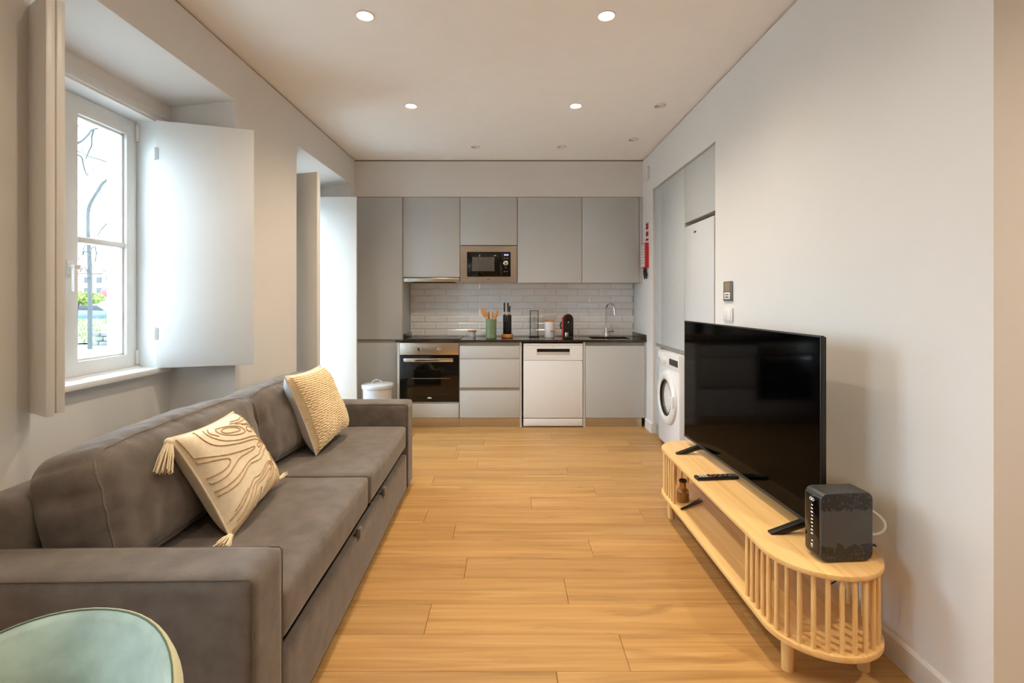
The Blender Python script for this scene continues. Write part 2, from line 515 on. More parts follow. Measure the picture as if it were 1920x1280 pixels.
# baseboards
def baseboard(name, poly_fn):
    return struct(poly_fn.build(name, M_trim, smooth=False))
b = B()
b.prism([(XR - 0.016, 0), (XR - 0.016, 0.085), (XR - 0.010, 0.092), (XR, 0.092), (XR, 0)], 'y', 1.424, 3.395)
b.prism([(1.424, 0), (1.424, 0.085), (1.430, 0.092), (1.44, 0.092), (1.44, 0)], 'x', XR - 0.016, XSIDE)
b.prism([(XR - 0.016, 0), (XR - 0.016, 0.085), (XR - 0.010, 0.092), (XR, 0.092), (XR, 0)], 'y', 4.874, 5.10)
baseboard('baseboard_right', b)
b = B()
b.box(XL, XL + 0.016, YREAR, 1.689, 0, 0.09); b.box(XL, XL + 0.016, 2.952, 3.80, 0, 0.09); b.box(XL, XL + 0.016, 5.08, 5.24, 0, 0.09)
baseboard('baseboard_left', b)

# metro tiles on the back wall, each its own piece
b = B(); b.box(-1.11, XR, YB + 0.002, YB + 0.013, 0.86, 1.50)
g = b.build('tile_grout', M_grout, WB, smooth=False)
TW, TH, J = 0.2435, 0.0745, 0.002
tc_ = {}
def tile_mesh(w, h):
    key = (round(w, 3), round(h, 3))
    if key not in tc_:
        bb = B(); w2, h2 = w / 2, h / 2; k = min(0.010, w * 0.3)
        bm = bb.bm
        bk = [bm.verts.new((sx * w2, 0.004, sz * h2)) for sx, sz in ((-1, -1), (1, -1), (1, 1), (-1, 1))]
        md = [bm.verts.new((sx * w2, 0.0, sz * h2)) for sx, sz in ((-1, -1), (1, -1), (1, 1), (-1, 1))]
        fr = [bm.verts.new((sx * (w2 - k), -0.0045, sz * (h2 - k))) for sx, sz in ((-1, -1), (1, -1), (1, 1), (-1, 1))]
        for A, Q in ((bk, md), (md, fr)):
            for i in range(4): bm.faces.new((A[i], A[(i + 1) % 4], Q[(i + 1) % 4], Q[i]))
        bm.faces.new(fr)
        bmesh.ops.recalc_face_normals(bm, faces=bm.faces)
        tc_[key] = bb.mesh('tile', M_tile, smooth=False)
    return tc_[key]
r = 0
z = 0.881
while z < 1.47:
    off = (0.0 if r % 2 else TW / 2) + 0.035
    x = -1.107 - TW + off
    h = TH
    while x < XR:
        a, c = max(x, -1.107), min(x + TW, XR)
        if c - a > 0.02:
            o = bpy.data.objects.new('tile', tile_mesh(c - a - J, h - J))
            o.location = ((a + c) / 2, YB, z + h / 2)
            COL.objects.link(o); o.parent = WB
        x += TW
    z += TH; r += 1

# ------------------------------------------------------------------ windows
def window(n, y0, y1, z0, z1, has_handle):
    """white casement pair in the outer wall; y0..y1 clear opening, z0 sill top"""
    b = B()
    b.box(-2.13, -1.945, y0 - 0.044, y0, z0 - 0.01, z1 + 0.044)
    b.box(-2.13, -1.945, y1, y1 + 0.044, z0 - 0.01, z1 + 0.044)
    b.box(-2.13, -1.945, y0, y1, z1, z1 + 0.044)
    # casing moulding on the recess wall
    b.box(-1.952, -1.935, y0 - 0.03, y1 + 0.03, z1 + 0.012, z1 + 0.046, 0.004)
    b.box(-1.952, -1.938, y0 - 0.06, y1 + 0.06, z1 + 0.040, z1 + 0.056, 0.003)
    b.box(-1.952, -1.938, y1 + 0.004, y1 + 0.05, z0, z1 + 0.03, 0.004)
    b.box(-1.952, -1.938, y0 - 0.05, y0 - 0.004, z0, z1 + 0.03, 0.004)
    w = struct(b.build('window_%d' % n, M_trim))
    b = B()
    b.box(-2.13, -1.905, y0 - 0.05, y1 + 0.075, z0 - 0.030, z0, 0.006)
    b.box(-2.10, -2.02, y0, y1, z0, z0 + 0.006)
    b.build('sill', M_trim, w)
    ym = (y0 + y1) / 2
    for k, (ya, yb) in enumerate(((y0 + .002, ym), (ym, y1 - .002))):
        za, zb = z0 + 0.006, z1 - 0.006
        s = 0.072
        b = B()
        for (p, q, c, d) in ((ya, ya + s, za, zb), (yb - s, yb, za, zb)):
            b.box(-2.105, -2.05, p, q, c, d, 0.004)
        b.box(-2.104, -2.051, ya + s - 0.004, yb - s + 0.004, za, za + 0.07, 0.003)
        b.box(-2.104, -2.051, ya + s - 0.004, yb - s + 0.004, zb - 0.085, zb, 0.003)
        # glazing beads, stepped back
        b.box(-2.100, -2.068, ya + s - .001, ya + s + .012, za + 0.069, zb - 0.084, 0.003)
        b.box(-2.100, -2.068, yb - s - .012, yb - s + .001, za + 0.069, zb - 0.084, 0.003)
        b.box(-2.100, -2.068, ya + s, yb - s, za + 0.069, za + 0.081, 0.003)
        b.box(-2.100, -2.068, ya + s, yb - s, zb - 0.097, zb - 0.084, 0.003)
        sash = b.build('sash', M_trim, w)
        zm = 1.574
        b = B(); b.box(-2.100, -2.060, ya + s - 0.002, yb - s + 0.002, zm - 0.015, zm + 0.015, 0.006)
        b.build('glazing_bar', M_trim, sash)
        for (c, d) in ((za + 0.07, zm - 0.014), (zm + 0.014, zb - 0.086)):
            b = B(); b.box(-2.088, -2.082, ya + s - 0.003, yb - s + 0.003, c, d)
            b.build('glass_pane', M_pane, sash, smooth=False)
        if k == 1:
            yh = ya + 0.020
            b = B()
            b.box(-2.052, -2.040, yh - 0.015, yh + 0.015, 1.40, 1.472, 0.004)
            b.cyl((-2.045, yh, 1.437), (-2.005, yh, 1.437), 0.009)
            b.box(-2.015, -1.998, yh - 0.030, yh + 0.010, 1.425, 1.449, 0.006)
            b.box(-2.015, -1.998, yh - 0.030, yh - 0.010, 1.322, 1.440, 0.006)
            b.build('handle', M_offwhite, sash)
            yy = yb
            for zc in (z0 + 0.055, z1 - 0.06):
                b = B(); b.cyl((-2.045, yy - 0.004, zc - 0.04), (-2.045, yy - 0.004, zc + 0.04), 0.009)
                b.cyl((-2.045, yy - 0.004, zc - 0.052), (-2.045, yy - 0.004, zc - 0.042), 0.011)
                b.build('hinge', M_offwhite, sash)
        else:
            for zc in (z0 + 0.055, z1 - 0.06):
                b = B(); b.cyl((-2.045, ya + 0.004, zc - 0.04), (-2.045, ya + 0.004, zc + 0.04), 0.009)
                b.build('hinge', M_offwhite, sash)
    return w
window(1, 1.884, 2.786, 0.915, 2.262, True)
window(2, 4.010, 4.870, 0.10, 2.262, True)
window(3, -0.246, 0.656, 0.915, 2.262, True)  # unseen window, added to let more daylight into the room

def shutter(hinge, free, z0, z1, side, label, hinges):
    """folding inside shutter: front leaf plus the second leaf folded behind it. side=+1/-1 turns the second leaf off the front face"""
    hx, hy = hinge; fx, fy = free
    d = Vector((fx - hx, fy - hy)); L = d.length
    rz = math.atan2(d.y, d.x)
    t = thing('window_shutter', label, 'shutter', (hx, hy, z0), rz, 'white folding window shutters', local=True)
    hgt = z1 - z0
    b = B(); b.box(0, L, -0.011, 0.011, 0, hgt, 0.002)
    b.build('front_leaf', M_trim, t)
    o = 0.030 * side
    b = B(); b.box(0.02, L - 0.012, o - 0.011, o + 0.011, 0.006, hgt - 0.006, 0.002)
    b.box(L * 0.5, L - 0.02, min(0.010 * side, o), max(0.010 * side, o), 0.01, hgt - 0.01)
    b.build('folded_leaf', M_trim, t)
    for zc in hinges:
        b = B(); b.cyl((-0.006, 0, zc - z0 - 0.035), (-0.006, 0, zc - z0 + 0.035), 0.006)
        b.box(-0.004, 0.010, -0.0125, -0.0105, zc - z0 - 0.033, zc - z0 + 0.033)
        b.build('hinge', M_hinge, t)
    return t
shutter((-1.925, 1.895), (-1.462, 1.612), 0.913, 2.262, +1, 'white shutter folded open at the front window, end-on beside the wall edge', (1.15, 2.05))
shutter((-1.925, 2.760), (-1.475, 2.920), 0.913, 2.259, +1, 'broad white shutter swung open on the far side of the front window', (1.10, 2.08))
shutter((-1.925, 4.03), (-1.469, 3.880), 0.112, 2.262, +1, 'beige-lit shutter folded open at the second window, behind the sofa cushion with ribbed weave', (0.5, 1.2, 2.0))
shutter((-1.925, 4.835), (-1.458, 4.828), 0.112, 2.262, +1, 'tall bright shutter of the second window, beside the tall grey unit', (0.5, 1.2, 2.0))

# ------------------------------------------------------------------ downlights
def downlight(x, y, lit, label, group, power=1.0):
    t = thing('downlight', label, 'downlight', (x, y, H), 0, group)
    b = B()
    b.lathe([(HOLE - 0.002, 0.004), (HOLE + 0.006, 0.0), (HOLE + 0.007, -0.004), (HOLE + 0.002, -0.006), (HOLE - 0.004, -0.002)], (x, y, H), 32, cap0=False, cap1=False)
    b.build('rim', M_offwhite, t)
    if lit:
        b = B(); b.lathe([(HOLE - 0.002, 0.0), (HOLE - 0.008, 0.02), (0.027, 0.045), (0.027, 0.06), (0.0005, 0.06)], (x, y, H), 32, cap0=False, cap1=False)
        b.build('reflector', M_offwhite, t)
        b = B(); b.lathe([(0.0005, 0.040), (0.018, 0.041), (0.026, 0.044), (0.026, 0.05), (0.0005, 0.05)], (x, y, H), 28, cap0=False, cap1=False)
        b.build('bulb', M_bulb, t)
        ld = bpy.data.lights.new('downlight_beam', 'SPOT')
        ld.energy = LAMP_POWER * 4 * power
        ld.color = LAMP_COLOUR
        ld.spot_size = math.radians(150); ld.spot_blend = 0.9
        ld.shadow_soft_size = 0.03
        lo = bpy.data.objects.new('downlight_beam', ld)
        lo.location = (0, 0, 0.028)
        COL.objects.link(lo); lo.parent = t
    else:
        b = B(); b.lathe([(HOLE - 0.002, 0.0), (HOLE - 0.003, 0.012), (HOLE - 0.006, 0.028), (0.0005, 0.028)], (x, y, H), 32, cap0=False, cap1=False)
        b.build('cup', M_offwhite, t)
        Mx = Matrix.Translation((x, y, H + 0.006)) @ Matrix.Rotation(math.radians(14), 4, 'Y')
        b = B(); b.lathe([(0.033, 0.010), (0.033, -0.003), (0.026, -0.005), (0.022, 0.002), (0.0005, 0.003)], (0, 0, 0), 28, cap0=False, cap1=False)
        bmesh.ops.transform(b.bm, matrix=Mx, verts=b.bm.verts)
        b.build('swivel_head', M_offwhite, t)
    return t
lab = ['lit recessed downlight over the sofa, nearer row on the window side',
       'lit recessed downlight nearer row on the television side',
       'lit recessed downlight of the farther row, in line with the sofa arm',
       'lit recessed downlight of the farther row, in line with the dishwasher',
       'unlit white ceiling spot in front of the microwave',
       'unlit white ceiling spot in front of the dishwasher, kitchen row',
       'unlit white ceiling spot closest to the fire blanket corner',
       'unlit white ceiling spot in front of the fridge column']
for i, (x, y, l) in enumerate(LAMPS):
    if l == 2: downlight(x, y, 2, 'lit recessed downlight added out of view at the rear of the room, %s' % {8: 'first one behind the sofa row', 9: 'first one behind the television row', 10: 'second one behind the sofa row', 11: 'second one behind the television row', 12: 'off the rows beside the end wall'}[i], 'added rear downlights', 1.9 if x > 1 else 0.45)
    else: downlight(x, y, l, lab[i], 'ceiling downlights', 1.12 if y > 3 else 0.85)

# ------------------------------------------------------------------ kitchen: wall cabinets
YU, YF = 5.24, 5.10          # front planes of wall and base units
ZT, ZB = 2.343, 1.458
def door(name, x0, x1, z0, z1, y, parent, material=None, bev=0.0015, th=0.019):
    b = B(); b.box(x0 + 0.0015, x1 - 0.0015, y, y + th, z0 + 0.0015, z1 - 0.0015, bev)
    return b.build(name, material or M_grey, parent)
def carcass(x0, x1, y0, y1, z0, z1, parent, name='carcass', m=None):
    b = B(); b.box(x0, x1, y0, y1, z0, z1)
    return b.build(name, m or M_carcass, parent, smooth=False)

GW = 'grey wall cabinets'
t = thing('wall_cabinet', 'grey wall cabinet with a steel extractor strip under it', 'cabinet', (-0.81, 5.43, ZB), 0, GW)
carcass(-1.105, -0.518, YU + .02, YB - .006, 1.52, ZT, t)
door('door', -1.105, -0.518, 1.515, ZT, YU, t)
t = thing('extractor_hood', 'slim steel extractor hood built in above the hob', 'extractor hood', (-0.81, 5.43, ZB), 0)
b = B(); b.box(-1.098, -0.522, YU - 0.004, YB - 0.006, 1.468, 1.508, 0.003); b.build('body', M_steel, t)
b = B(); b.box(-1.04, -0.58, YU + 0.05, 5.55, 1.464, 1.4685); b.build('grease_filter', M_dark, t)
font_part('teka', 0.014, 'lettering', M_black, t, (-1.035, YU - 0.0045, 1.488), (PI / 2, 0, 0))
t = thing('wall_cabinet', 'short grey wall cabinet with the microwave built in under it', 'cabinet', (-0.22, 5.43, ZB), 0, GW)
b = B(); b.box(-0.516, 0.076, YU + .02, YB - .006, 1.846, ZT); b.box(-0.516, -0.506, YU + .02, YB - .006, ZB, 1.846); b.box(0.066, 0.076, YU + .02, YB - .006, ZB, 1.846); b.box(-0.516, 0.076, YU + .03, YB - .006, ZB, 1.467)
b.build('carcass', M_carcass, t, smooth=False)
door('door', -0.516, 0.076, 1.846, ZT, YU, t)
t = thing('wall_cabinet', 'broad grey wall cabinet next to the microwave', 'cabinet', (0.41, 5.43, ZB), 0, GW)
carcass(0.079, 0.742, YU + .02, YB - .006, ZB, ZT, t)
door('door', 0.079, 0.744, ZB, ZT, YU, t)
t = thing('wall_cabinet', 'grey wall cabinet in the corner above the sink', 'cabinet', (1.05, 5.43, ZB), 0, GW)
carcass(0.746, 1.372, YU + .02, YB - .006, ZB, ZT, t)
door('door', 0.746, 1.338, ZB, ZT, YU, t)
b = B(); b.box(1.340, 1.372, YU + 0.002, YU + 0.02, ZB, ZT); b.build('filler_strip', M_grey, t, smooth=False)

# microwave
t = thing('microwave', 'built-in microwave with a steel frame and a black door', 'microwave', (-0.22, 5.43, 1.468), 0)
x0, x1, z0, z1 = -0.513, 0.073, 1.468, 1.838
bx0, bx1, bz0, bz1 = -0.443, 0.008, 1.520, 1.778
b = B()
for (a, c, e, f) in ((x0, x1, bz1, z1), (x0, x1, z0, bz0), (x0, bx0, bz0, bz1), (bx1, x1, bz0, bz1)):
    b.box(a, c, YU - 0.004, YU + 0.016, e, f)
bmesh.ops.remove_doubles(b.bm, verts=b.bm.verts, dist=1e-5)
b.build('frame', M_steel, t, smooth=False)
b = B(); b.box(-0.50, 0.06, YU + 0.02, 5.58, 1.472, 1.835); b.build('body', M_black, t, smooth=False)
b = B(); b.box(bx0, -0.105, YU - 0.001, YU + 0.018, bz0, bz1, 0.002); dr = b.build('door', M_blackgl, t)
b = B(); b.box(-0.39, -0.16, YU - 0.0025, YU, 1.579, 1.724, 0.001); b.build('door_window', mat('grey_door_glass', (92, 88, 82), 0.15), dr)
b = B(); b.box(-0.103, bx1, YU - 0.001, YU + 0.018, bz0, bz1, 0.002); pn = b.build('control_panel', M_blackgl, t)
b = B(); b.box(-0.062, -0.012, YU - 0.003, YU, 1.734, 1.756); b.build('display', mat('display_glass', (10, 10, 40), 0.1), pn)
font_part('00:00', 0.020, 'clock_digits', M_blue, pn, (-0.037, YU - 0.0034, 1.745), (PI / 2, 0, 0))
b = B(); b.lathe([(0.024, 0.0), (0.024, -0.012), (0.020, -0.015), (0.012, -0.015), (0.011, -0.008), (0.0005, -0.008)], (-0.042, YU - 0.001, 1.660), 28, 'y', cap0=False, cap1=False); b.build('dial', M_chrome, pn)
for xx, zz in ((-0.056, 1.711), (-0.026, 1.711), (-0.042, 1.615), (-0.056, 1.574), (-0.032, 1.574)):
    b = B(); b.box(xx - .006, xx + .006, YU - 0.0025, YU, zz - .004, zz + .004, 0.001); b.build('button', mat('grey_print', (120, 120, 120), 0.5), pn)
font_part('teka', 0.020, 'lettering', M_black, t, (-0.218, YU - 0.0045, 1.494), (PI / 2, 0, 0))

# ------------------------------------------------------------------ tall unit beside the window
t = thing('tall_cabinet', 'tall grey unit beside the second window, behind the pedal bin', 'cabinet', (-1.35, 5.43, 0), 0)
carcass(-1.592, -1.109, YU + .02, YB - .006, 0.10, ZT, t)
door('upper_door', -1.59, -1.112, 0.872, ZT, YU, t)
door('lower_door', -1.59, -1.112, 0.105, 0.838, YU, t)
b = B(); b.box(-1.59, -1.112, YU + 0.016, YU + 0.03, 0.836, 0.875); b.build('grip_channel', M_channel, t, smooth=False)
b = B(); b.box(-1.59, -1.112, YU + 0.04, YU + 0.055, 0.0, 0.10); b.build('plinth', M_steel, t, smooth=False)

# ------------------------------------------------------------------ base units
GB = 'grey base units'
t = thing('oven_cabinet', 'grey base unit that holds the built-in oven', 'cabinet', (-0.81, 5.35, 0), 0, GB)
b = B()
b.box(-1.135, -1.112, YF, YU - 0.002, 0.0, 0.857)
b.box(-0.513, -0.508, YF + 0.02, YB - .006, 0.09, 0.857)
b.box(-1.105, -0.51, YF + 0.02, YB - .006, 0.09, 0.25)
b.build('carcass', M_carcass, t, smooth=False)
door('drawer_front', -1.110, -0.513, 0.092, 0.237, YF, t)
b = B(); b.box(-1.110, -0.51, YF + 0.012, YF + 0.02, 0.0, 0.088); b.build('plinth', M_steel, t, smooth=False)
t = thing('drawer_unit', 'grey base unit of three handleless drawers between oven and dishwasher', 'cabinet', (-0.2, 5.35, 0), 0, GB)
carcass(-0.508, 0.100, YF + .03, YB - .006, 0.09, 0.857, t)
b = B(); b.box(0.100, 0.119, YF, YB - .006, 0.0, 0.857); b.build('side_panel', M_grey, t, smooth=False)
for (z0, z1) in ((0.690, 0.819), (0.397, 0.688), (0.092, 0.367)):
    door('drawer', -0.506, 0.099, z0, z1, YF, t)
for (z0, z1) in ((0.819, 0.853), (0.366, 0.398)):
    b = B(); b.box(-0.506, 0.099, YF + 0.012, YF + 0.03, z0, z1); b.build('grip_channel', M_channel, t, smooth=False)
b = B(); b.box(-0.508, 0.100, YF + 0.012, YF + 0.022, 0.0, 0.088); b.build('plinth', M_steel, t, smooth=False)
t = thing('sink_cabinet', 'wide grey base unit under the sink', 'cabinet', (1.06, 5.35, 0), 0, GB)
b = B(); b.box(0.760, 1.36, YF + .03, YF + .045, 0.09, 0.857); b.box(0.760, 0.775, YF + .03, YB - .006, 0.09, 0.80); b.box(1.345, 1.36, YF + .03, YB - .006, 0.09, 0.80)
b.build('carcass', M_carcass, t, smooth=False)
b = B(); b.box(0.738, 0.758, YF, YB - .006, 0.0, 0.857); b.build('side_panel', M_grey, t, smooth=False)
door('door', 0.760, 1.358, 0.092, 0.819, YF, t)
b = B(); b.box(0.760, 1.358, YF + 0.012, YF + 0.03, 0.819, 0.853); b.build('grip_channel', M_channel, t, smooth=False)
b = B(); b.box(1.360, 1.372, YF, YF + 0.02, 0.092, 0.857); b.build('filler_strip', M_grey, t, smooth=False)
b = B(); b.box(0.760, 1.33, YF + 0.012, YF + 0.022, 0.0, 0.088); b.build('plinth', M_steel, t, smooth=False)

# oven
t = thing('oven', 'built-in oven with a steel control strip and a black glass door', 'oven', (-0.81, 5.35, 0.25), 0)
x0, x1 = -1.108, -0.515
b = B(); b.box(x0 + .01, x1 - .01, YF + 0.02, 5.56, 0.255, 0.852); b.build('body', M_black, t, smooth=False)
b = B(); b.box(x0, x1, YF - 0.002, YF + 0.02, 0.729, 0.846, 0.002); cp = b.build('control_panel', M_steel, t)
b = B(); b.box(x0, x1, YF - 0.004, YF + 0.02, 0.836, 0.850, 0.002); b.build('top_strip', M_steel, t)
for xx in (-0.912, -0.72):
    b = B(); b.lathe([(0.022, 0.0), (0.022, -0.006), (0.017, -0.010), (0.016, -0.026), (0.013, -0.029), (0.0005, -0.029)], (xx, YF - 0.002, 0.788), 24, 'y', cap0=False, cap1=False)
    b.build('knob', M_chrome, t)
b = B(); b.box(x0, x1, YF - 0.002, YF + 0.02, 0.257, 0.722, 0.003); dr = b.build('door', M_blackgl, t)
b = B(); b.box(-1.06, -0.565, YF - 0.045, YF - 0.026, 0.662, 0.698, 0.006)
b.box(-1.06, -1.035, YF - 0.03, YF, 0.665, 0.695, 0.003); b.box(-0.59, -0.565, YF - 0.03, YF, 0.665, 0.695, 0.003)
b.build('handle', M_chrome, dr)
b = B(); b.box(-0.99, -0.60, YF - 0.0030, YF - 0.0015, 0.487, 0.497); b.build('rack_edge', mat('dim_rack_steel', (104, 92, 82), 0.4, 0.6), dr, smooth=False)
font_part('teka', 0.024, 'lettering', M_led, dr, (-0.808, YF - 0.0026, 0.297), (PI / 2, 0, 0))

# dishwasher
t = thing('dishwasher', 'white freestanding dishwasher with a dark grip slot', 'dishwasher', (0.434, 5.35, 0), 0)
x0, x1 = 0.136, 0.733
b = B(); b.box(x0 + .004, x1 - .004, YF + 0.03, 5.58, 0.03, 0.838); b.build('body', M_white, t, smooth=False)
b = B(); b.box(x0, x1, YF - 0.004, YF + 0.03, 0.826, 0.843, 0.003); b.build('top_edge', M_white, t)
b = B()
for (a, c, e, f) in ((x0, 0.272, 0.676, 0.824), (0.604, x1, 0.676, 0.824), (0.272, 0.604, 0.790, 0.824), (0.272, 0.604, 0.676, 0.728)):
    b.box(a, c, YF - 0.004, YF + 0.03, e, f)
bmesh.ops.remove_doubles(b.bm, verts=b.bm.verts, dist=1e-5)
cp = b.build('control_panel', M_white, t, smooth=False)
b = B(); b.box(0.272, 0.604, YF + 0.016, YF + 0.031, 0.728, 0.790); b.build('grip_recess', M_dark, cp, smooth=False)
b = B(); b.prism([(YF - 0.003, 0.728), (YF + 0.02, 0.728), (YF + 0.02, 0.752), (YF + 0.012, 0.756)], 'x', 0.273, 0.603); b.build('grip_lip', M_channel, cp, smooth=False)
font_part('teka', 0.012, 'lettering', M_channel, cp, (0.436, YF - 0.0046, 0.809), (PI / 2, 0, 0))
b = B(); b.box(x0, x1, YF - 0.004, YF + 0.03, 0.094, 0.672, 0.003); b.build('door', M_white, t)
b = B(); b.box(x0, x1, YF - 0.002, YF + 0.03, 0.012, 0.086, 0.003); b.build('kick_panel', M_white, t)
for xx in (x0 + .05, x1 - .05):
    b = B(); b.cyl((xx, YF + 0.08, 0), (xx, YF + 0.08, 0.035), 0.02); b.build('foot', M_black, t)

# worktop with sink cut-out
t = thing('worktop', 'dark polished stone worktop running the length of the kitchen', 'worktop', (0.1, 5.35, 0.858), 0)
SX0, SX1, SY0, SY1 = 0.845, 1.245, 5.185, 5.50
b = B()
wx0, wx1, wy0, wy1 = -1.105, 1.372, 5.084, YB - 0.006
b.box(-1.150, wx0, wy0, YU - 0.002, 0.858, 0.880)
b.box(wx0, SX0, wy0, wy1, 0.858, 0.880); b.box(SX1, wx1, wy0, wy1, 0.858, 0.880)
b.box(SX0, SX1, wy0, SY0, 0.858, 0.880); b.box(SX0, SX1, SY1, wy1, 0.858, 0.880)
bmesh.ops.remove_doubles(b.bm, verts=b.bm.verts, dist=1e-5)
b.build('slab', M_granite, t, smooth=False)
b = B(); b.box(1.357, 1.372, 5.09, wy1, 0.880, 0.930, 0.001); b.build('upstand', M_granite, t)
b = B(); b.box(-1.105, -1.088, YU + 0.025, wy1, 0.880, 0.925, 0.001); b.build('upstand', M_granite, t)
b = B()
b.box(SX0, SX1, SY0, SY1, 0.70, 0.705); b.box(SX0 - .004, SX0, SY0, SY1, 0.70, 0.857); b.box(SX1, SX1 + .004, SY0, SY1, 0.70, 0.857)
b.box(SX0, SX1, SY0 - .004, SY0, 0.70, 0.857); b.box(SX0, SX1, SY1, SY1 + .004, 0.70, 0.857)
b.lathe([(0.04, 0.0), (0.035, 0.003), (0.0005, 0.002)], (1.045, 5.34, 0.705), 20, cap0=False, cap1=False)
tag(b.build('sink_basin', M_steel, smooth=False), 'steel undermount sink basin set in the dark worktop', 'sink')
# hob
t = thing('hob', 'black glass hob set on the worktop above the oven', 'hob', (-0.80, 5.33, 0.880), 0)
b = B(); b.box(-1.075, -0.505, 5.092, 5.59, 0.8802, 0.8855, 0.002); hb = b.build('glass_plate', M_blackgl, t)
for xx, yy, rr in ((-0.93, 5.21, 0.09), (-0.65, 5.21, 0.075), (-0.93, 5.45, 0.075), (-0.65, 5.45, 0.09)):
    b = B(); b.lathe([(rr, 0.0), (rr, 0.0005), (rr - 0.004, 0.0005), (rr - 0.004, 0)], (xx, yy, 0.8855), 36, cap0=False, cap1=False); b.build('cooking_zone', M_channel, hb)
# tap
t = thing('kitchen_tap', 'tall chrome swan-neck tap behind the sink', 'tap', (1.052, 5.55, 0.880), 0)
px, py = 1.052, 5.545
b = B(); b.lathe([(0.026, 0), (0.026, 0.008), (0.022, 0.014), (0.022, 0.10), (0.019, 0.104), (0.0005, 0.104)], (px, py, 0.8806), 24, cap0=False, cap1=False); b.build('body', M_chrome, t)
pts = [(px, py, 0.975), (px, py, 1.175)]
for k in range(1, 13):
    a = PI * k / 12
    pts.append((px + 0.034 * (1 - math.cos(a)) , py - 0.06 * (1 - math.cos(a)), 1.175 + 0.065 * math.sin(a)))
pts.append((pts[-1][0] + 0.002, pts[-1][1] - 0.002, 1.12))
b = B(); b.tube(pts, 0.011, 12); b.build('spout', M_chrome, t)
b = B(); b.cyl((px + 0.015, py, 0.945), (px + 0.085, py - 0.01, 0.945), 0.016, bev=0.003); b.tube([(px + 0.068, py - .008, 0.95), (px + 0.070, py - .008, 1.015)], 0.005); b.build('lever', M_chrome, t)

# ------------------------------------------------------------------ on the worktop
ZW = 0.8806
t = thing('candle_jar', 'small white jar with a wooden lid beside the hob', 'jar', (-0.405, 5.50, ZW), 0)
b = B(); b.lathe([(0.030, 0), (0.033, 0.004), (0.033, 0.055), (0.029, 0.058), (0.0005, 0.058)], (-0.405, 5.50, ZW), 24, cap1=False); b.build('jar', M_white, t)
b = B(); b.lathe([(0.043, 0.058), (0.045, 0.062), (0.045, 0.068), (0.043, 0.071), (0.0005, 0.071)], (-0.405, 5.50, ZW), 24, cap1=False); b.build('lid', M_wood_small, t)
t = thing('utensil_crock', 'sage green ceramic crock holding wooden spoons', 'utensil pot', (-0.195, 5.27, ZW), 0)
b = B(); b.lathe([(0.050, 0), (0.055, 0.006), (0.056, 0.19), (0.058, 0.20), (0.054, 0.202), (0.050, 0.196), (0.048, 0.02), (0.0005, 0.02)], (-0.195, 5.27, ZW), 32, cap0=True, cap1=False); b.build('pot', M_sage, t)
def utensil(label, base, tip, w, flat=False):
    base, tip = Vector(base), Vector(tip)
    b = B(); b.tube([base, base.lerp(tip, 0.7)], 0.006)
    c = base.lerp(tip, 0.86); d = (tip - base).normalized()
    ax = d.cross(Vector((0, 1, 0))).normalized(); ay = d.cross(ax)
    Mx = Matrix.Translation(c) @ Matrix((ax, ay, d)).transposed().to_4x4()
    bm = b.bm
    r = bmesh.ops.create_uvsphere(bm, u_segments=14, v_segments=10, radius=1.0, matrix=Mx @ Matrix.Diagonal((w, 0.009, (tip - base).length * 0.19, 1)))
    return tag(b.build('wooden_spoon', M_wood_small), label, 'spoon', 'wooden spoons in the crock')
utensil('round-headed wooden spoon leaning outward in the green crock', (-0.175, 5.262, ZW + 0.03), (-0.285, 5.27, 1.190), 0.027)
utensil('narrow wooden spatula in the green crock beside the round spoon', (-0.215, 5.295, ZW + 0.03), (-0.222, 5.30, 1.150), 0.014)
utensil('wooden spoon leaning toward the knife block in the green crock', (-0.215, 5.275, ZW + 0.03), (-0.130, 5.27, 1.165), 0.018)
utensil('slim wooden stick standing in the middle of the green crock', (-0.185, 5.29, ZW + 0.03), (-0.178, 5.28, 1.150), 0.010)
t = thing('knife_block', 'black cylindrical knife block on a wooden foot', 'knife block', (-0.028, 5.38, ZW), 0)
b = B(); b.lathe([(0.056, 0), (0.062, 0.006), (0.062, 0.034), (0.058, 0.04), (0.0005, 0.04)], (-0.028, 5.38, ZW), 32, cap1=False); b.build('foot', M_wood_small, t)
b = B(); b.lathe([(0.045, 0.04), (0.046, 0.044), (0.046, 0.238), (0.043, 0.242), (0.0005, 0.242)], (-0.028, 5.38, ZW), 32, cap1=False); b.build('holder', mat('gloss_black', (12, 12, 14), 0.15), t)
for (dx, dy, h, lb) in ((-0.030, 0.0, 0.130, 'knife with a long black handle standing nearest the green crock'), (0.008, -0.012, 0.128, 'knife with a long black handle in the middle of the knife block'), (0.026, 0.012, 0.095, 'knife with a short black handle on the far edge of the knife block')):
    k = thing('kitchen_knife', lb, 'knife', (-0.028 + dx, 5.38 + dy, ZW + 0.243), 0, 'knives in the block')
    b = B(); b.box(-0.028 + dx - .008, -0.028 + dx + .008, 5.38 + dy - .011, 5.38 + dy + .011, ZW + 0.242 + 0.03, ZW + 0.242 + h, 0.005); b.build('handle', M_black, k)
    b = B(); b.box(-0.028 + dx - .006, -0.028 + dx + .006, 5.38 + dy - .009, 5.38 + dy + .009, ZW + 0.2425, ZW + 0.242 + 0.031, 0.001); b.build('bolster', M_chrome, k)
t = thing('capsule_holder', 'clear column holder with a dark foot on the worktop', 'capsule holder', (0.262, 5.49, ZW), 0)
cx, cy = 0.262, 5.49
b = B(); b.lathe([(0.058, 0), (0.058, 0.006), (0.05, 0.010), (0.0005, 0.010)], (cx, cy, ZW), 28, cap1=False); b.build('foot', M_black, t)
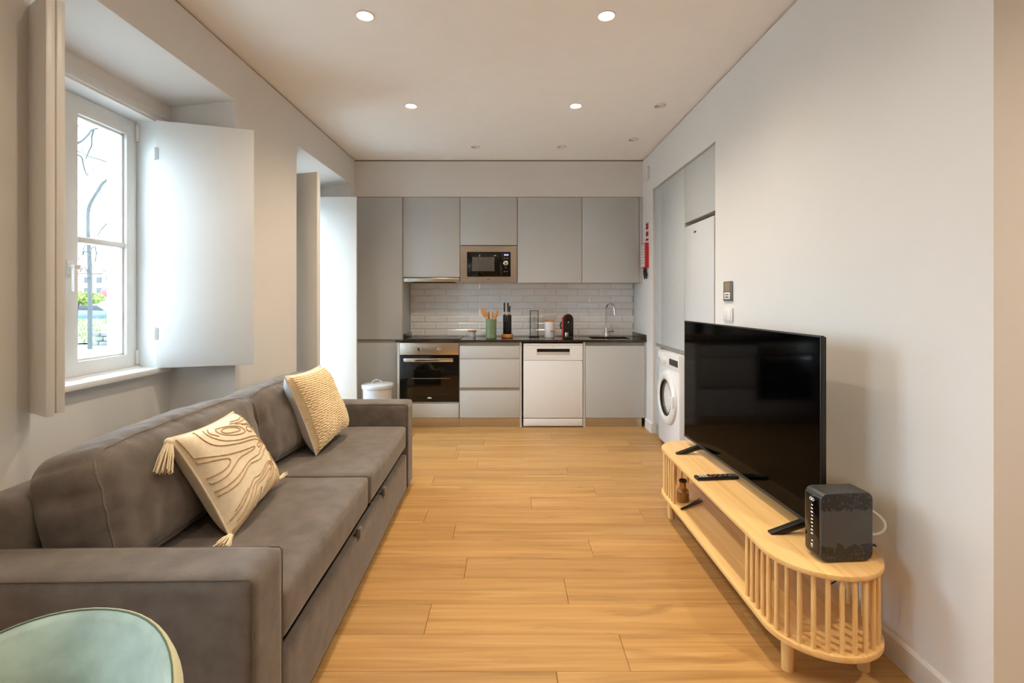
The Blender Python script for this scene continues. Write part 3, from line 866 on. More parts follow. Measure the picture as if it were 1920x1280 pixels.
b = B(); b.box(cx - 0.042, cx + 0.042, cy - 0.03, cy + 0.03, ZW + 0.022, ZW + 0.285, 0.004); b.build('column', M_clear, t)
for sx in (-1, 1):
    b = B(); b.tube([(cx + sx * 0.042, cy - 0.03, ZW + 0.008), (cx + sx * 0.042, cy - 0.03, ZW + 0.29)], 0.0045); b.build('upright', M_dgrey, t)
b = B(); b.tube([(cx - 0.042, cy - 0.03, ZW + 0.286), (cx + 0.042, cy - 0.03, ZW + 0.286)], 0.004); b.build('crossbar', M_dgrey, t)
b = B(); b.box(cx - 0.046, cx + 0.046, cy - 0.032, cy + 0.032, ZW + 0.289, ZW + 0.296, 0.002); b.build('cap', M_offwhite, t)
t = thing('storage_canister', 'white ceramic canister with a wooden lid', 'canister', (0.425, 5.42, ZW), 0)
b = B(); b.lathe([(0.050, 0), (0.054, 0.006), (0.054, 0.160), (0.050, 0.166), (0.0005, 0.166)], (0.425, 5.42, ZW), 32, cap1=False); b.build('pot', M_white, t)
b = B(); b.lathe([(0.046, 0.166), (0.047, 0.169), (0.047, 0.180), (0.044, 0.183), (0.0005, 0.183)], (0.425, 5.42, ZW), 28, cap1=False); b.build('lid', M_wood_small, t)
b = B(); b.lathe([(0.0546, 0.06), (0.0546, 0.075)], (0.425, 5.42, ZW), 32, cap0=False, cap1=False)
bmesh.ops.delete(b.bm, geom=[f for f in b.bm.faces if f.calc_center_median().y > 5.42 - 0.03 or f.calc_center_median().x < 0.425], context='FACES'); b.build('printed_label', mat('tan_print', (196, 160, 112), 0.6), t)
t = thing('coffee_machine', 'narrow red and black capsule coffee machine', 'coffee machine', (0.612, 5.40, ZW), 0)
cx = 0.612; hw = 0.052
arch = [(cx - hw, ZW + 0.004), (cx + hw, ZW + 0.004)] + [(cx + hw * math.cos(a), ZW + 0.20 + hw * 1.05 * math.sin(a)) for a in [PI * k / 14 for k in range(15)]]
b = B(); b.prism(arch, 'y', 5.30, 5.315, 0.003); b.build('front_panel', M_black, t)
arch2 = [(cx - hw - .004, ZW + 0.004), (cx + hw + .004, ZW + 0.004)] + [(cx + (hw + .004) * math.cos(a), ZW + 0.196 + hw * 1.0 * math.sin(a)) for a in [PI * k / 14 for k in range(15)]]
b = B(); b.prism(arch2, 'y', 5.315, 5.43, 0.006); b.build('body', M_red, t)
b = B(); b.lathe([(0.036, 0.0), (0.036, -0.006), (0.030, -0.008), (0.0005, -0.008)], (cx, 5.30, ZW + 0.205), 28, 'y', cap1=False); b.build('head', mat('dark_bronze', (52, 42, 34), 0.3, 0.8), t)
b = B(); b.cyl((cx, 5.29, ZW + 0.16), (cx, 5.29, ZW + 0.175), 0.006); b.build('spout', M_chrome, t)
b = B(); b.box(cx - 0.04, cx + 0.04, 5.215, 5.30, ZW + 0.0, ZW + 0.018, 0.004); b.build('drip_tray', M_black, t)
b = B(); b.lathe([(0.02, 0), (0.021, 0.004), (0.021, 0.045), (0.0005, 0.045)], (cx - 0.022, 5.255, ZW + 0.018), 20, cap1=False); b.build('cup_stand', M_chrome, t)
b = B(); b.tube([(cx - hw - 0.01, 5.42, ZW + 0.16), (cx - hw - 0.022, 5.40, ZW + 0.13), (cx - hw - 0.012, 5.40, ZW + 0.09)], 0.009); b.build('lever', M_black, t)
t = thing('power_socket', 'white double socket on the tiles behind the canister', 'socket', (0.432, YB, 1.06), 0)
for k, xx in enumerate((0.398, 0.472)):
    b = B(); b.box(xx - 0.036, xx + 0.036, YB - 0.013, YB - 0.004, 1.055, 1.127, 0.003); pl = b.build('plate', M_offwhite, t)
    b = B(); b.lathe([(0.022, 0), (0.022, -0.002), (0.018, -0.002), (0.017, 0.004), (0.0005, 0.004)], (xx, YB - 0.013, 1.091), 20, 'y', cap0=False, cap1=False); b.build('socket_well', M_white, pl)

# pedal bin beside the tall unit
bx, by = -1.285, 4.92
t = thing('waste_bin', 'round pale waste bin with a domed lid by the tall unit', 'bin', (bx, by, 0), 0)
M_bin = mat('pale_grey_enamel', (200, 203, 208), 0.4)
b = B(); b.lathe([(0.125, 0), (0.135, 0.006), (0.142, 0.42), (0.145, 0.43), (0.0005, 0.43)], (bx, by, 0), 40, cap1=False); b.build('body', M_bin, t)
b = B(); b.lathe([(0.150, 0.432), (0.153, 0.438), (0.153, 0.462), (0.148, 0.468), (0.10, 0.474), (0.0005, 0.477)], (bx, by, 0), 40, cap1=False); b.build('lid', M_bin, t)
b = B(); b.tube([(bx - 0.05, by - 0.02, 0.474), (bx - 0.04, by - 0.02, 0.500), (bx, by - 0.02, 0.512), (bx + 0.04, by - 0.02, 0.500), (bx + 0.05, by - 0.02, 0.474)], 0.004); b.build('handle', M_bin, t)
b = B(); b.lathe([(0.1445, 0.428), (0.148, 0.430), (0.148, 0.434), (0.1445, 0.436)], (bx, by, 0), 40, cap0=False, cap1=False); b.build('rim_band', M_channel, t)

# ------------------------------------------------------------------ right-hand wall of appliances
XC = XR + 0.018
def xdoor(name, y0, y1, z0, z1, parent, x=XC, m=None, th=0.019, bev=0.0015):
    b = B(); b.box(x, x + th, y0 + .0015, y1 - .0015, z0 + .0015, z1 - .0015, bev)
    return b.build(name, m or M_grey, parent)
t = thing('tall_cabinet', 'tall grey cupboard built into the wall above the washing machine', 'cabinet', (1.70, 4.45, 0), 0)
b = B(); b.box(XC + .02, 2.04, 4.042, 4.868, 0.87, 2.342); b.box(XC + .02, 2.04, 4.69, 4.868, 0.0, 0.87); b.build('carcass', M_carcass, t, smooth=False)
xdoor('door', 4.040, 4.664, 0.872, 2.342, t)
xdoor('filler_panel', 4.664, 4.870, 0.872, 2.342, t)
xdoor('lower_panel', 4.690, 4.870, 0.105, 0.842, t)
b = B(); b.box(XC + .012, XC + .022, 4.042, 4.868, 0.842, 0.873); b.build('grip_channel', M_channel, t, smooth=False)
b = B(); b.box(XC + .010, XC + .022, 4.690, 4.868, 0.0, 0.103); b.build('plinth', M_channel, t, smooth=False)
t = thing('fridge_cabinet', 'grey top cabinet above the white fridge', 'cabinet', (1.70, 3.72, 0), 0)
b = B(); b.box(XC + .02, 2.04, 3.414, 4.036, 1.895, 2.342); b.build('carcass', M_carcass, t, smooth=False)
xdoor('door', 3.412, 4.038, 1.890, 2.342, t)
b = B(); b.box(XC, 2.04, 3.394, 3.412, 0.0, 2.342); b.build('side_panel', M_grey, t, smooth=False)
b = B(); b.box(XC + .004, 2.04, 4.0365, 4.0395, 0.0, 1.89); b.build('divider', M_grey, t, smooth=False)
# fridge
t = thing('fridge', 'tall white fridge freezer built into the grey wall units', 'fridge', (1.70, 3.74, 0), 0)
b = B(); b.box(XC + 0.055, 2.02, 3.455, 4.028, 0.02, 1.855); b.build('body', M_white, t, smooth=False)
b = B(); b.box(XC - 0.004, XC + 0.05, 3.452, 4.031, 0.74, 1.860, 0.008); fd = b.build('upper_door', M_fridge, t)
b = B(); b.box(XC - 0.004, XC + 0.05, 3.452, 4.031, 0.06, 0.732, 0.008); b.build('freezer_door', M_fridge, t)
font_part('teka', 0.030, 'lettering', M_dark, fd, (XC - 0.0046, 3.80, 1.795), (PI / 2, 0, -PI / 2))
for yy in (3.5, 3.98):
    b = B(); b.cyl((XC + 0.1, yy, 0), (XC + 0.1, yy, 0.025), 0.02); b.build('foot', M_black, t)
# washing machine
WX = 1.352
t = thing('washing_machine', 'white front-loading washing machine with a round porthole', 'washing machine', (1.66, 4.31, 0), 0)
wy0, wy1 = 4.046, 4.606
b = B(); b.box(WX, 1.94, wy0, wy1, 0.03, 0.835, 0.008); bd = b.build('body', M_white, t)
b = B(); b.box(WX - 0.006, WX + 0.02, wy0 + .002, wy1 - .002, 0.706, 0.832, 0.006); cp = b.build('control_panel', M_white, t)
b = B(); b.lathe([(0.034, 0), (0.034, -0.006), (0.026, -0.010), (0.024, -0.030), (0.0005, -0.032)], (WX - 0.006, 4.385, 0.762), 26, 'x', cap0=False, cap1=False); b.build('dial', M_offwhite, cp)
b = B(); b.box(WX - 0.008, WX - 0.005, 4.06, 4.275, 0.738, 0.790); b.build('display', M_blackgl, cp, smooth=False)
b = B(); b.box(WX - 0.009, WX - 0.004, 4.45, 4.595, 0.722, 0.822, 0.004); b.build('detergent_drawer', M_white, cp)
for yy, zz in ((4.57, 0.765), (4.55, 0.752), (4.53, 0.742)):
    b = B(); b.box(WX - 0.010, WX - 0.0085, yy - .007, yy + .007, zz - .008, zz + .008); b.build('printed_symbol', M_channel, cp, smooth=False)
pcy, pcz = 4.318, 0.452
b = B(); b.lathe([(0.228, 0), (0.226, -0.020), (0.212, -0.034), (0.180, -0.038), (0.158, -0.030), (0.150, -0.010), (0.148, 0.01)], (WX, pcy, pcz), 56, 'x', cap0=False, cap1=False); pd = b.build('porthole_door', M_white, t)
b = B(); b.lathe([(0.150, -0.012), (0.140, -0.010), (0.120, 0.005), (0.07, 0.02), (0.0005, 0.024)], (WX, pcy, pcz), 40, 'x', cap0=False, cap1=False); b.build('porthole_glass', mat('smoked_porthole_glass', (88, 78, 60), 0.06, spec=0.9, coat=0.6), pd)
b = B(); b.lathe([(0.154, -0.026), (0.150, -0.030), (0.145, -0.026), (0.147, -0.010)], (WX, pcy, pcz), 48, 'x', cap0=False, cap1=False); b.build('gasket_ring', M_dark, pd)
b = B(); b.box(WX - 0.040, WX - 0.028, pcy - 0.222, pcy - 0.165, pcz - 0.05, pcz + 0.045, 0.006); b.build('door_grip', M_offwhite, pd)
b = B(); b.box(WX - 0.030, WX + 0.002, pcy + 0.205, pcy + 0.240, pcz - 0.035, pcz + 0.035, 0.004); b.build('door_hinge', M_chrome, pd)
for yy in (wy0 + .05, wy1 - .05):
    b = B(); b.cyl((WX + 0.06, yy, 0), (WX + 0.06, yy, 0.035), 0.02); b.build('foot', M_black, t)

# ------------------------------------------------------------------ things fixed to the right wall
t = thing('fire_blanket', 'red fire blanket case hung on the wall beside the sink', 'fire blanket', (XR, 5.08, 1.60), 0)
b = B(); b.box(XR - 0.040, XR - 0.001, 5.01, 5.17, 1.602, 1.848, 0.004); b.build('case', M_red, t)
b = B(); b.box(XR - 0.0412, XR - 0.0395, 5.018, 5.162, 1.612, 1.838); fl = b.build('front_label', mat('label_paper', (214, 208, 200), 0.6), t, smooth=False)
for k in range(7):
    b = B(); b.box(XR - 0.0418, XR - 0.0410, 5.03 + 0.004 * (k % 3), 5.15 - 0.006 * (k % 2), 1.815 - 0.028 * k, 1.824 - 0.028 * k); b.build('printed_line', M_channel, fl, smooth=False)
for yy in (5.045, 5.115):
    b = B(); b.tube([(XR - 0.018, yy, 1.605), (XR - 0.020, yy + 0.004, 1.57), (XR - 0.016, yy - 0.004, 1.53), (XR - 0.020, yy - 0.016, 1.49)], [0.006, 0.011, 0.013, 0.006], 8); b.build('pull_strap', M_black, t)
for (z0, z1, lb) in ((1.985, 2.050, 'tall red safety sign, topmost above the fire blanket'), (1.918, 1.965, 'red safety sign, middle one above the fire blanket'), (1.872, 1.896, 'small red safety sign directly above the fire blanket')):
    t = thing('safety_sign', lb, 'sign', (XR, 5.07, z0), 0, 'red signs above the fire blanket')
    b = B(); b.box(XR - 0.003, XR - 0.0005, 5.025, 5.115, z0, z1); b.build('board', M_red, t, smooth=False)
    n = max(1, int((z1 - z0) / 0.022))
    for k in range(n):
        zc = z0 + (z1 - z0) * (k + 0.5) / n
        b = B(); b.box(XR - 0.0038, XR - 0.0028, 5.045, 5.095, zc - .006, zc + .006); b.build('pictogram', M_dark, t, smooth=False)
b = B(); b.box(XR - 0.022, XR - 0.001, 4.99, 5.06, 2.475, 2.60, 0.004)
for k in range(5): b.box(XR - 0.0235, XR - 0.021, 4.997, 5.053, 2.49 + k * 0.022, 2.502 + k * 0.022)
tag(b.build('wall_vent', M_offwhite), 'small white vent high on the wall above the fire blanket', 'vent')
t = thing('thermostat', 'grey slim control plate on the wall above the light switch', 'control plate', (XR, 3.18, 1.28), 0)
b = B(); b.box(XR - 0.012, XR - 0.001, 3.118, 3.238, 1.275, 1.400, 0.004); pl = b.build('plate', mat('satin_grey_plate', (128, 126, 124), 0.35, 0.5), t)
b = B(); b.box(XR - 0.0135, XR - 0.0115, 3.140, 3.215, 1.338, 1.390); b.build('screen', mat('warm_screen', (150, 132, 104), 0.3), pl, smooth=False)
b = B(); b.box(XR - 0.0140, XR - 0.0115, 3.138, 3.218, 1.288, 1.330, 0.002); b.build('button_pad', M_offwhite, pl)
for zz in (1.301, 1.317):
    b = B(); b.box(XR - 0.0150, XR - 0.0138, 3.155, 3.200, zz - .003, zz + .003); b.build('button', M_black, pl, smooth=False)
t = thing('light_switch', 'white double light switch on the wall just above the television', 'switch', (XR, 3.18, 1.12), 0)
b = B(); b.box(XR - 0.012, XR - 0.001, 3.115, 3.245, 1.150, 1.232, 0.003); pl = b.build('plate', M_offwhite, t)
for yy in (3.150, 3.208):
    b = B(); b.box(XR - 0.016, XR - 0.011, yy - .024, yy + .024, 1.160, 1.222, 0.003); b.build('rocker', M_white, pl)

# ------------------------------------------------------------------ sofa bed
SOFA = thing('sofa', 'brown-grey fabric sofa bed along the window wall', 'sofa', (-0.640, 1.265, 0), math.radians(1.1), local=True)
SL, SD = 2.30, 0.90
def rbox(x0, x1, y0, y1, z0, z1, r, puff=(0, 0, 0), n=(14, 14, 14), wr=0.0, wf=5, seed=0):
    b = B()
    Mx = Matrix.Translation(((x0 + x1) / 2, (y0 + y1) / 2, (z0 + z1) / 2))
    b.soft(soft_map(((x1 - x0) / 2, (y1 - y0) / 2, (z1 - z0) / 2), r, puff, Mx, wr, wf, seed), n)
    return b
for k, (y0, y1) in enumerate(((0.0, 0.18), (SL - 0.18, SL))):
    a = rbox(-SD, 0, y0, y1, 0.018, 0.590, 0.022, (0, 0.004, 0.004), (24, 10, 24), 0.0015, 5, k).build('armrest', M_sofa, SOFA, angle=80)
    for yy in (y0 + 0.004, y1 - 0.004):
        b = B(); b.tube([(-SD + 0.02, yy, 0.584), (-0.012, yy, 0.584), (-0.004, yy, 0.576), (-0.004, yy, 0.03)], 0.0018, 6)
        b.build('piping', M_seam, a)
rbox(-SD, -0.74, 0.181, SL - 0.181, 0.018, 0.715, 0.03, (0.004, 0, 0.004), (8, 30, 14), 0.002, 5, 3).build('backrest', M_sofa, SOFA, angle=80)
b = B(); b.box(-0.74, -0.05, 0.183, SL - 0.183, 0.03, 0.24)
b.box(-0.74, -0.07, 0.183, SL - 0.183, 0.24, 0.302); b.build('base', M_dark, SOFA, smooth=False)  # dark colour stands in for the shade in the gap below the cushions
dfr = rbox(-0.045, -0.006, 0.184, SL - 0.184, 0.018, 0.256, 0.010, (0.004, 0, 0), (6, 40, 12), 0.0012, 5, 5).build('bed_drawer_front', M_sofa, SOFA, angle=80)
for yy in (0.955, 1.43):
    b = B(); b.box(-0.014, 0.008, yy - 0.018, yy + 0.018, 0.246, 0.290, 0.006); b.build('pull_tab', M_sofa, dfr)
for k, (y0, y1) in enumerate(((0.184, 1.150), (1.153, SL - 0.184))):
    c = rbox(-0.74, -0.008, y0, y1, 0.300, 0.447, 0.020, (0.004, 0, 0.008), (24, 28, 12), 0.002, 4, 8 + k).build('seat_cushion', M_sofa, SOFA, angle=80)
    b = B(); b.tube([(-0.70, y1 - 0.003, 0.447), (-0.014, y1 - 0.003, 0.445), (-0.002, y1 - 0.003, 0.436), (-0.001, y1 - 0.003, 0.30)], 0.002, 6); b.build('piping', M_seam, c)
for k, (y0, y1) in enumerate(((0.215, 1.165), (1.175, SL - 0.19))):
    Mx = Matrix.Translation((-0.640 + 0.03 * k, (y0 + y1) / 2, 0.640)) @ Matrix.Rotation(math.radians(-4.5 * k), 4, 'Z') @ Matrix.Rotation(math.radians(-14), 4, 'Y')
    hx, hy, hz = 0.125, (y1 - y0) / 2 - 0.012, 0.192
    base_fn = soft_map((hx, hy, hz), 0.060, (0.050, 0.020, 0.016), None, 0.0, 5, 21 + k)
    def fn(p, base_fn=base_fn, k=k, Mx=Mx, hy=hy, hz=hz):
        q = base_fn(p)
        # sag of the crown towards the ends and gathers where the cover is pulled at the seams
        edge = max(abs(p.y), abs(p.z))
        q.z -= 0.022 * (p.y ** 6) * (0.5 + 0.5 * p.z)
        g = noise.noise(Vector((q.y * 26 + k * 9, q.z * 7, q.x * 6)))
        g2 = noise.noise(Vector((q.y * 6 + k * 5, q.z * 6, q.x * 5 + 2)))
        amp = 0.013 * max(0, edge - 0.45)
        q.x += amp * g * 1.2 + 0.006 * g2
        q.z += amp * noise.noise(Vector((q.y * 24, q.x * 9, k * 4.0))) * (1 if p.z > 0 else 0)
        g3 = noise.noise(Vector((q.z * 22, q.x * 7, k * 7.0)))
        if abs(p.y) > 0.7: q.y += 0.007 * g3 * (1 if p.y > 0 else -1)
        return Mx @ q
    b = B(); b.soft(fn, (20, 60, 28))
    c = b.build('back_cushion', M_sofa, SOFA, angle=80)
    loop = []
    for (a0, a1) in (((-1, -1), (1, -1)), ((1, -1), (1, 1)), ((1, 1), (-1, 1)), ((-1, 1), (-1, -1))):
        for i in range(30):
            s = i / 30
            py, pz = a0[0] + (a1[0] - a0[0]) * s, a0[1] + (a1[1] - a0[1]) * s
            loop.append(fn(Vector((0.86, py, pz))))
    b = B(); b.tube(loop, 0.003, 6, closed=True); b.build('piping', M_sofa, c)

# ------------------------------------------------------------------ throw pillows
def pillow(label, name, BL, BR, TL, TR, thick, material, back_mat, seed, group=None):
    BL, BR, TL, TR = map(Vector, (BL, BR, TL, TR))
    cen = (BL + BR + TL + TR) / 4
    ex = ((BR - BL) + (TR - TL)).normalized()
    ey = ((TL - BL) + (TR - BR)).normalized()
    ez = ex.cross(ey).normalized(); ey = ez.cross(ex)
    t = thing(name, label, 'cushion', cen, 0, group)
    def at(u, v, s, off=0.0):
        """u along the width, v downwards, s=+1 front"""
        a, c = 2 * u - 1, 1 - 2 * v
        pu = 0.5 + 0.5 * a * (1 - 0.07 * (1 - c * c)); pv = 0.5 + 0.5 * c * (1 - 0.07 * (1 - a * a))
        p = (BL * (1 - pu) + BR * pu) * (1 - pv) + (TL * (1 - pu) + TR * pu) * pv
        k = max(0.0, (1 - a ** 4) * (1 - c ** 4))
        h = thick * (k ** 0.55) + 0.006 * noise.noise(Vector((u * 4 + seed, v * 4, s * 3.0))) * k
        return p + ez * (s * h + off)
    n = 28
    b = B(); b.surf(lambda u, v: at(u, v, 1), n, n); 
    front = b
    b2 = B(); b2.surf(lambda u, v: at(1 - u, v, -1), n, n)
    bmesh.ops.recalc_face_normals(front.bm, faces=front.bm.faces)
    f = front.build('front_cover', material, t, angle=80)
    g = b2.build('back_cover', back_mat, t, angle=80)
    edge = [at(i / 24, 0, 1) for i in range(24)] + [at(1, i / 24, 1) for i in range(24)] + [at(1 - i / 24, 1, 1) for i in range(24)] + [at(0, 1 - i / 24, 1) for i in range(24)]
    b = B(); b.tube(edge, 0.004, 6, closed=True); b.build('edge_seam', back_mat, t)
    return t, f, at, (ex, ey, ez)
def tassel(parent, top, direction, L, r, strands=34):
    top = Vector(top); d = Vector(direction).normalized()
    b = B()
    bmesh.ops.create_uvsphere(b.bm, u_segments=12, v_segments=8, radius=r * 0.75, matrix=Matrix.Translation(top + d * r * 0.6))
    o1 = d.orthogonal().normalized(); o2 = d.cross(o1)
    for k in range(strands):
        a = 2 * PI * k * 0.381966; q = math.sqrt((k + 0.5) / strands)
        s = (o1 * math.cos(a) + o2 * math.sin(a)) * q
        w = Vector((random.uniform(-1, 1), random.uniform(-1, 1), 0)) * 0.006
        b.tube([top + d * r * 0.8 + s * r * 0.55, top + d * (L * 0.5) + s * r * 1.2 + w * 0.4, top + d * (L * random.uniform(0.88, 1.0)) + s * r * 1.55 + w], [0.0035, 0.003, 0.002], 5)
    o = b.build('tassel', M_tassel, parent, angle=80)
    o['kind'] = 'stuff'
    return o
P1, F1, at1, ax1 = pillow('cream cushion with tan cord swirls and corner tassels, nearer on the sofa', 'throw_cushion',
    (-0.972, 1.765, 0.455), (-1.030, 2.256, 0.480), (-1.130, 1.683, 0.825), (-1.160, 2.123, 0.815), 0.078, M_cream, M_cream, 3, 'cushions on the sofa')
CORDS = [[(0.066,0.028),(-0.006,0.097),(0.025,0.193),(0.121,0.273),(0.274,0.336),(0.499,0.387),(0.667,0.418),(0.629,0.438),(0.48,0.429),(0.383,0.428),(0.277,0.459),(0.177,0.501),(0.091,0.509),(0.048,0.482)],[(0.035,0.273),(0.104,0.312),(0.246,0.366),(0.258,0.405),(0.196,0.44),(0.11,0.448),(0.043,0.436)],[(0.234,0.016),(0.192,0.073),(0.194,0.154),(0.26,0.226),(0.436,0.285),(0.631,0.325),(0.788,0.367),(0.856,0.449),(0.821,0.467),(0.713,0.5),(0.656,0.52),(0.504,0.512),(0.36,0.538),(0.232,0.569),(0.115,0.585),(0.049,0.571)],[(0.312,0.031),(0.267,0.072),(0.271,0.131),(0.351,0.209),(0.527,0.268),(0.756,0.314),(0.867,0.365),(0.903,0.463),(0.884,0.509),(0.793,0.522),(0.701,0.559),(0.611,0.57),(0.471,0.548),(0.342,0.579),(0.22,0.622),(0.112,0.629),(0.061,0.619)],[(0.365,0.034),(0.297,0.08),(0.338,0.139)],[(0.427,0.058),(0.379,0.092),(0.405,0.148),(0.513,0.197),(0.64,0.226),(0.69,0.212),(0.669,0.146),(0.57,0.087),(0.427,0.058)],[(0.485,0.088),(0.423,0.106),(0.447,0.143),(0.554,0.171),(0.64,0.181),(0.621,0.137),(0.556,0.103),(0.485,0.088)],[(0.767,0.187),(0.727,0.212),(0.74,0.242),(0.791,0.261),(0.841,0.247),(0.837,0.205),(0.767,0.187)],[(0.669,0.056),(0.8,0.078),(0.922,0.065),(1.037,0.083)],[(0.669,0.101),(0.811,0.156),(0.939,0.161),(1.062,0.171)],[(0.619,0.073),(0.759,0.105),(0.888,0.108),(1.026,0.122)],[(0.73,0.141),(0.895,0.192),(1.018,0.204),(1.084,0.216)],[(1.076,0.299),(0.998,0.253),(0.914,0.262),(0.915,0.331),(1.003,0.389),(1.081,0.438),(1.091,0.486)],[(1.053,0.303),(0.954,0.284),(0.928,0.315),(1.025,0.363),(1.083,0.41)],[(0.781,0.41),(0.734,0.43),(0.739,0.458),(0.785,0.451),(0.802,0.419),(0.781,0.41)],[(0.056,0.867),(0.178,0.809),(0.286,0.742),(0.393,0.695),(0.525,0.707),(0.67,0.661),(0.751,0.661),(0.791,0.707),(0.771,0.776),(0.677,0.832),(0.556,0.871),(0.458,0.908)],[(0.098,0.908),(0.235,0.835),(0.367,0.744),(0.515,0.739),(0.659,0.695),(0.735,0.679),(0.745,0.736),(0.679,0.807),(0.566,0.839),(0.482,0.883)],[(0.043,0.96),(0.192,0.919),(0.316,0.838),(0.402,0.772),(0.527,0.77),(0.663,0.735),(0.707,0.744),(0.629,0.795),(0.552,0.832)],[(0.056,0.988),(0.227,0.947),(0.335,0.883),(0.427,0.832),(0.46,0.83),(0.415,0.886),(0.372,0.972)],[(0.098,1.009),(0.256,0.961),(0.319,0.94),(0.326,0.996),(0.321,1.023)],[(0.103,0.821),(0.211,0.755),(0.28,0.728)],[(0.561,0.999),(0.697,0.946),(0.806,0.874),(0.896,0.774),(0.945,0.648),(0.994,0.519),(1.033,0.508),(1.023,0.603),(0.963,0.769)],[(0.679,0.987),(0.788,0.917),(0.897,0.843),(0.971,0.689),(1.002,0.593)],[(0.767,0.985),(0.86,0.931),(0.97,0.926),(0.986,0.956)],[(0.819,0.975),(0.917,0.95),(0.921,0.98)],[(0.971,0.843),(0.981,0.89),(1.01,0.929)],[(0.885,0.577),(0.886,0.646),(0.845,0.693),(0.824,0.67),(0.852,0.616),(0.885,0.577)],[(0.813,0.798),(0.724,0.883),(0.595,0.942),(0.532,0.983)],[(1.049,0.645),(1.033,0.736),(1.047,0.815)]]
for pl in CORDS:
    pts = []
    for i in range(len(pl) - 1):
        (u0, v0), (u1, v1) = pl[max(i - 1, 0)], pl[i]
        (u2, v2), (u3, v3) = pl[i + 1], pl[min(i + 2, len(pl) - 1)]
        for k in range(4):
            s = k / 4
            f = lambda a, b_, c, d: 0.5 * (2 * b_ + (c - a) * s + (2 * a - 5 * b_ + 4 * c - d) * s * s + (3 * b_ - a - 3 * c + d) * s ** 3)
            pts.append((f(u0, u1, u2, u3), f(v0, v1, v2, v3)))
    pts.append(pl[-1])
    P = [at1(min(.985, max(.012, u - 0.06 * (1 - u))), min(.985, max(.015, v)), 1, 0.0010) for u, v in pts]
    b = B(); b.tube(P, [0.0019 + 0.0005 * (i % 2) for i in range(len(P))], 6); b.build('cord', M_cord, F1, angle=80)
tassel(P1, at1(0.0, 0.0, 1) , (0.10, -0.42, -0.85), 0.115, 0.020)
tassel(P1, at1(0.0, 1.0, 1) + Vector((0, 0, 0.010)), (0.1, -0.95, -0.12), 0.080, 0.016)
tassel(P1, at1(1.0, 1.0, 1) + Vector((0, 0, 0.005)), (0.25, 0.9, 0.15), 0.060, 0.006, 8)
P2, F2, at2, ax2 = pillow('cream cushion in chunky ribbed weave, farther along the sofa', 'throw_cushion',
    (-1.030, 2.690, 0.460), (-1.008, 3.130, 0.495), (-1.160, 2.605, 0.892), (-1.160, 3.096, 0.883), 0.085, M_weave, mat('pale_grey_cotton', (208, 206, 204), 0.9, bump=0.2, bump_scale=(300, 300, 300), spec=0.1), 11, 'cushions on the sofa')
rows = 34
for i in range(rows):
    v = 0.03 + 0.94 * (i + 0.5) / rows
    P = [at2(0.03 + 0.94 * k / 44, v + 0.004 * math.sin(k * 1.3 + i * 2.1), 1, 0.0005 + 0.0012 * math.sin(k * 2.4 + i * PI)) for k in range(45)]
    b = B(); b.tube(P, [0.0045 + 0.0016 * math.sin(k * 2.4 + i * PI) for k in range(45)], 6); b.build('woven_rib', M_weave, F2, angle=80)

# ------------------------------------------------------------------ television console
CX0, CX1, CY0, CY1 = 0.905, 1.295, 1.620, 3.190
CT = 0.400
CR = (CX1 - CX0) / 2; CXM = (CX0 + CX1) / 2
def stadium(inset=0.0, n=28):
    r = CR - inset
    p = []
    for k in range(n + 1):
        a = PI + PI * k / n
        p.append((CXM + r * math.cos(a), CY0 + CR + r * math.sin(a)))
    for k in range(n + 1):
        a = PI * k / n
        p.append((CXM + r * math.cos(a), CY1 - CR + r * math.sin(a)))
    return p
CON = thing('media_console', 'pale wood oval television console with slatted rounded ends', 'tv stand', (CXM, 2.4, 0), 0)
b = B(); b.prism(stadium(), 'z', CT - 0.018, CT, 0.003); b.build('top', M_bamboo, CON)
b = B(); b.prism(stadium(), 'z', 0.120, 0.140, 0.003); b.build('lower_shelf', M_bamboo, CON)
def on_rim(s, inset=0.016):
    """arc-length point around the near end, s=0 where the curve starts on the room side, going round to the wall side"""
    r = CR - inset; arc = PI * r
    if s < 0: return (CXM - r, CY0 + CR - s)
    if s > arc: return (CXM + r, CY0 + CR + (s - arc))
    a = PI + s / r
    return (CXM + r * math.cos(a), CY0 + CR + r * math.sin(a))
b = B(); b.cyl((0, 0, 0.1395), (0, 0, CT - 0.0175), 0.0078, n=12); slat_me = b.mesh('slat', M_bamboo_z)
arc = PI * (CR - 0.016); STEP = 0.0405
sl = [-0.150 + STEP * k for k in range(100) if -0.150 + STEP * k < arc + 0.152]
for s in sl:
    x, y = on_rim(s)
    for yy in (y, CY0 + CY1 - y):
        o = bpy.data.objects.new('slat', slat_me); o.location = (x - CXM, yy - 2.4, 0); COL.objects.link(o); o.parent = CON
b = B(); b.cyl((0, 0, 0.0), (0, 0, 0.1205), 0.0195, 0.021, n=20); leg_me = b.mesh('leg', M_bamboo_z)
for x, y in ((0.967, 1.765), (1.232, 1.765), (0.950, 2.985), (1.232, 3.02)):
    o = bpy.data.objects.new('leg', leg_me); o.location = (x - CXM, y - 2.4, 0); COL.objects.link(o); o.parent = CON

